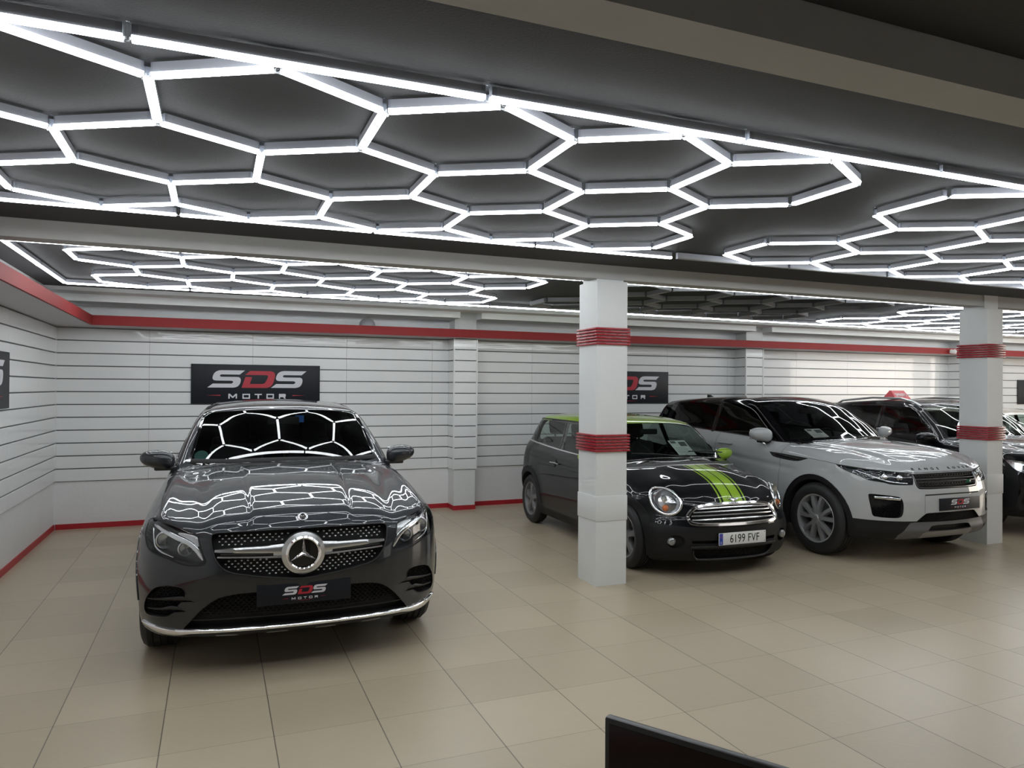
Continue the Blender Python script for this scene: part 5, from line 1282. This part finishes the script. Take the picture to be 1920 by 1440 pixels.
# red board on its roof (a thing of its own, it only stands there)
def roof_board():
    x, y, th = SUV_POSE; lx, ly = -2.10, -.22
    Fv = Vector((math.sin(th), -math.cos(th))); Lv = Vector((math.cos(th), math.sin(th)))
    w = Vector((x, y))+Fv*lx+Lv*ly; e = empty('roof_board', (w.x, w.y, 1.582), .30); e.scale = (1.35, 1.35, 1.35)
    A = [(-.20, -.075), (.20, -.075)]; h = .095
    v = [(-.20, -.075, 0), (.20, -.075, 0), (.20, .075, 0), (-.20, .075, 0), (-.165, -.008, h), (.165, -.008, h), (.165, .008, h), (-.165, .008, h)]
    MB().add(v, [(0, 1, 5, 4), (2, 3, 7, 6), (4, 5, 6, 7), (0, 3, 2, 1), (1, 2, 6, 5), (3, 0, 4, 7)]).build('board', 'redtag', e)
    t = math.atan2(.067, h); T = Matrix.Translation((0, -.0475, h*.46)) @ Matrix.Rotation(pi/2-t, 4, 'X')
    text_mesh('board_lettering', 'SEMINUEVO', .060, 'white', e, T, .001, sx=.88)
    tag(e, 'small red roof board lettered in white, standing on the black SUV', 'sign')
roof_board()
def build_far(pose):
    B = scaled(mini_body(), 1.10, 1.06, 1.02); R = car_root('small_car', pose, 'pale beige and white car at the right edge, beyond the black SUV')
    sh = Shell(B, .045)
    WS = spline([(-.70, 1.00, 1), (0, 1.03), (.70, 1.00, 1), (.60, 1.31, 1), (0, 1.345), (-.60, 1.31, 1)], n=3)
    sh.cut(WS, 'front', 'windscreen', where=lambda c: c.x < -.25 and c.z > .93)
    SW = spline([(-.80, 1.005, 1), (-1.10, 1.30), (-1.25, 1.335), (-2.6, 1.345), (-2.75, 1.06, 1), (-1.6, 1.00)], n=3)
    for sd in ('side', 'side-'): sh.cut(SW, sd, 'win'+sd, only=['body'])
    arches(sh, R, (0, -2.70), .35, .31, .26)
    sh.part('body', 'body', 'beige_paint', R); sh.part('windscreen', 'windscreen', 'clearglass', R)
    for sd, sg in (('side', 1), ('side-', -1)):
        sh.part('side_window', 'win'+sd, 'clearglass', R)
        ribbon(B, [(-1.88, 1.0), (-1.90, 1.335)], 'side', .07, .003, 'black', 'door_pillar', R, side=sg)
        mirror_unit(R, -.80, sg*.89, 1.0, sg, 'beige_paint', .95)
        wheel(R, 0, sg*.78, .31, .19, .205, 5, M['rimsilver'], 'five'); wheel(R, -2.70, sg*.78, .31, .19, .205, 5, M['rimsilver'], 'five')
        p = B.on('front', [(sg*.60, .70)])[0]; MB().lathe([(.11, -.02), (.10, .012), (.05, .03), (.001, .035)], 24, Matrix.Translation(p), 'x').build('headlight', 'lampsilver', R, True)
    ribbon(B, [(-.45, .56), (0, .60), (.45, .56)], 'front', .09, .01, 'black', 'grille', R)
    cabin(R, -.60, 1.0, .60, -1.5, -2.25)
    sh.finish(); return R
build_far((12.05, 6.75, -.17))

# ------------------------------------------------------------ screen in the foreground
def monitor():
    A = Vector((.5738, 1.0115)); Bp = Vector((.715, .787)); d = (Bp-A).normalized(); ang = math.atan2(d.y, d.x); w = .54
    c = A+d*w/2; zt = 1.183; e = empty('computer_monitor', (c.x, c.y, .74), ang)
    # local x along the top edge; the viewer is on the -y side
    H = zt-.74
    autosmooth(MB().bbox(-w/2, w/2, 0, .016, H-.325, H, .004).build('casing', 'black', e))
    MB().box(-w/2+.009, w/2-.009, -.001, .0005, H-.31, H-.009).build('screen', 'screenblack', e)
    autosmooth(MB().bbox(-.025, .025, .016, .040, .03, H-.12, .006).bbox(-.12, .12, -.07, .12, 0, .014, .005).build('stand', 'black', e))
    tag(e, 'thin black computer monitor in the bottom foreground, cut off by the photo edge', 'monitor')
    t = empty('desk', (c.x+.10, c.y-.25, 0), ang)
    autosmooth(MB().bbox(-.75, .75, -.30, .42, .705, .74, .004).build('desk_top', 'deskwhite', t))
    for x in (-.70, .66):
        for y in (-.26, .34): MB().bbox(x, x+.04, y, y+.04, 0, .705, .003).build('leg', 'black', t)
    tag(t, 'desk under the black monitor, below the frame', 'desk')
M['screenblack'] = mat('screen_glass', (.002, .002, .002), .12)
M['deskwhite'] = mat('desk_laminate', (.5, .5, .5), .5)
monitor()
# ------------------------------------------------------------ small fittings
M['globe'] = mat('frosted_globe', (.30, .31, .33), .35)
e = empty('globe_lamp', (1.86, 9.66, 2.48)); MB().lathe([(.001, .145), (.04, .139), (.075, .118), (.10, .082), (.108, .04), (.10, -.002), (.085, -.02)], 32, None, 'z').build('globe', 'globe', e, True)
MB().lathe([(.085, -.02), (.085, -.03), (.001, -.03)], 32, None, 'z').lathe([(.03, -.03), (.03, -.068)], 16, None, 'z').build('base', 'soffit', e); tag(e, 'grey round globe lamp on top of the red cornice', 'lamp')
e = empty('security_camera', (12.66, 9.50, 2.458)); e.scale = (.75, .75, .75); T = Matrix.Rotation(.5, 4, 'Z') @ Matrix.Rotation(.2, 4, 'X')
MB().lathe([(.045, 0), (.045, -.02), (.02, -.03), (.018, -.10)], 20, Matrix.Translation((.22, 0, 0)), 'y').build('bracket', 'white', e, True)
MB().lathe([(.001, -.19), (.035, -.185), (.05, -.16), (.052, -.06), (.04, -.04), (.001, -.035)], 24, T, 'y').build('camera_body', 'white', e, True)
MB().sweep([(.03, -.10, 0), (.12, -.10, .01), (.22, -.09, 0)], .018, 10).build('arm', 'white', e, True)
tag(e, 'small white security camera on the red cornice beside the right hand pillar', 'camera')
e = empty('dome_camera', (14.6, 9.0, CZ-.04)); MB().lathe([(.07, .04), (.075, .0), (.06, -.05), (.03, -.08), (.001, -.09)], 24, None, 'z').build('dome', 'black', e, True); tag(e, 'small black camera under the ceiling past the right hand pillar', 'camera')
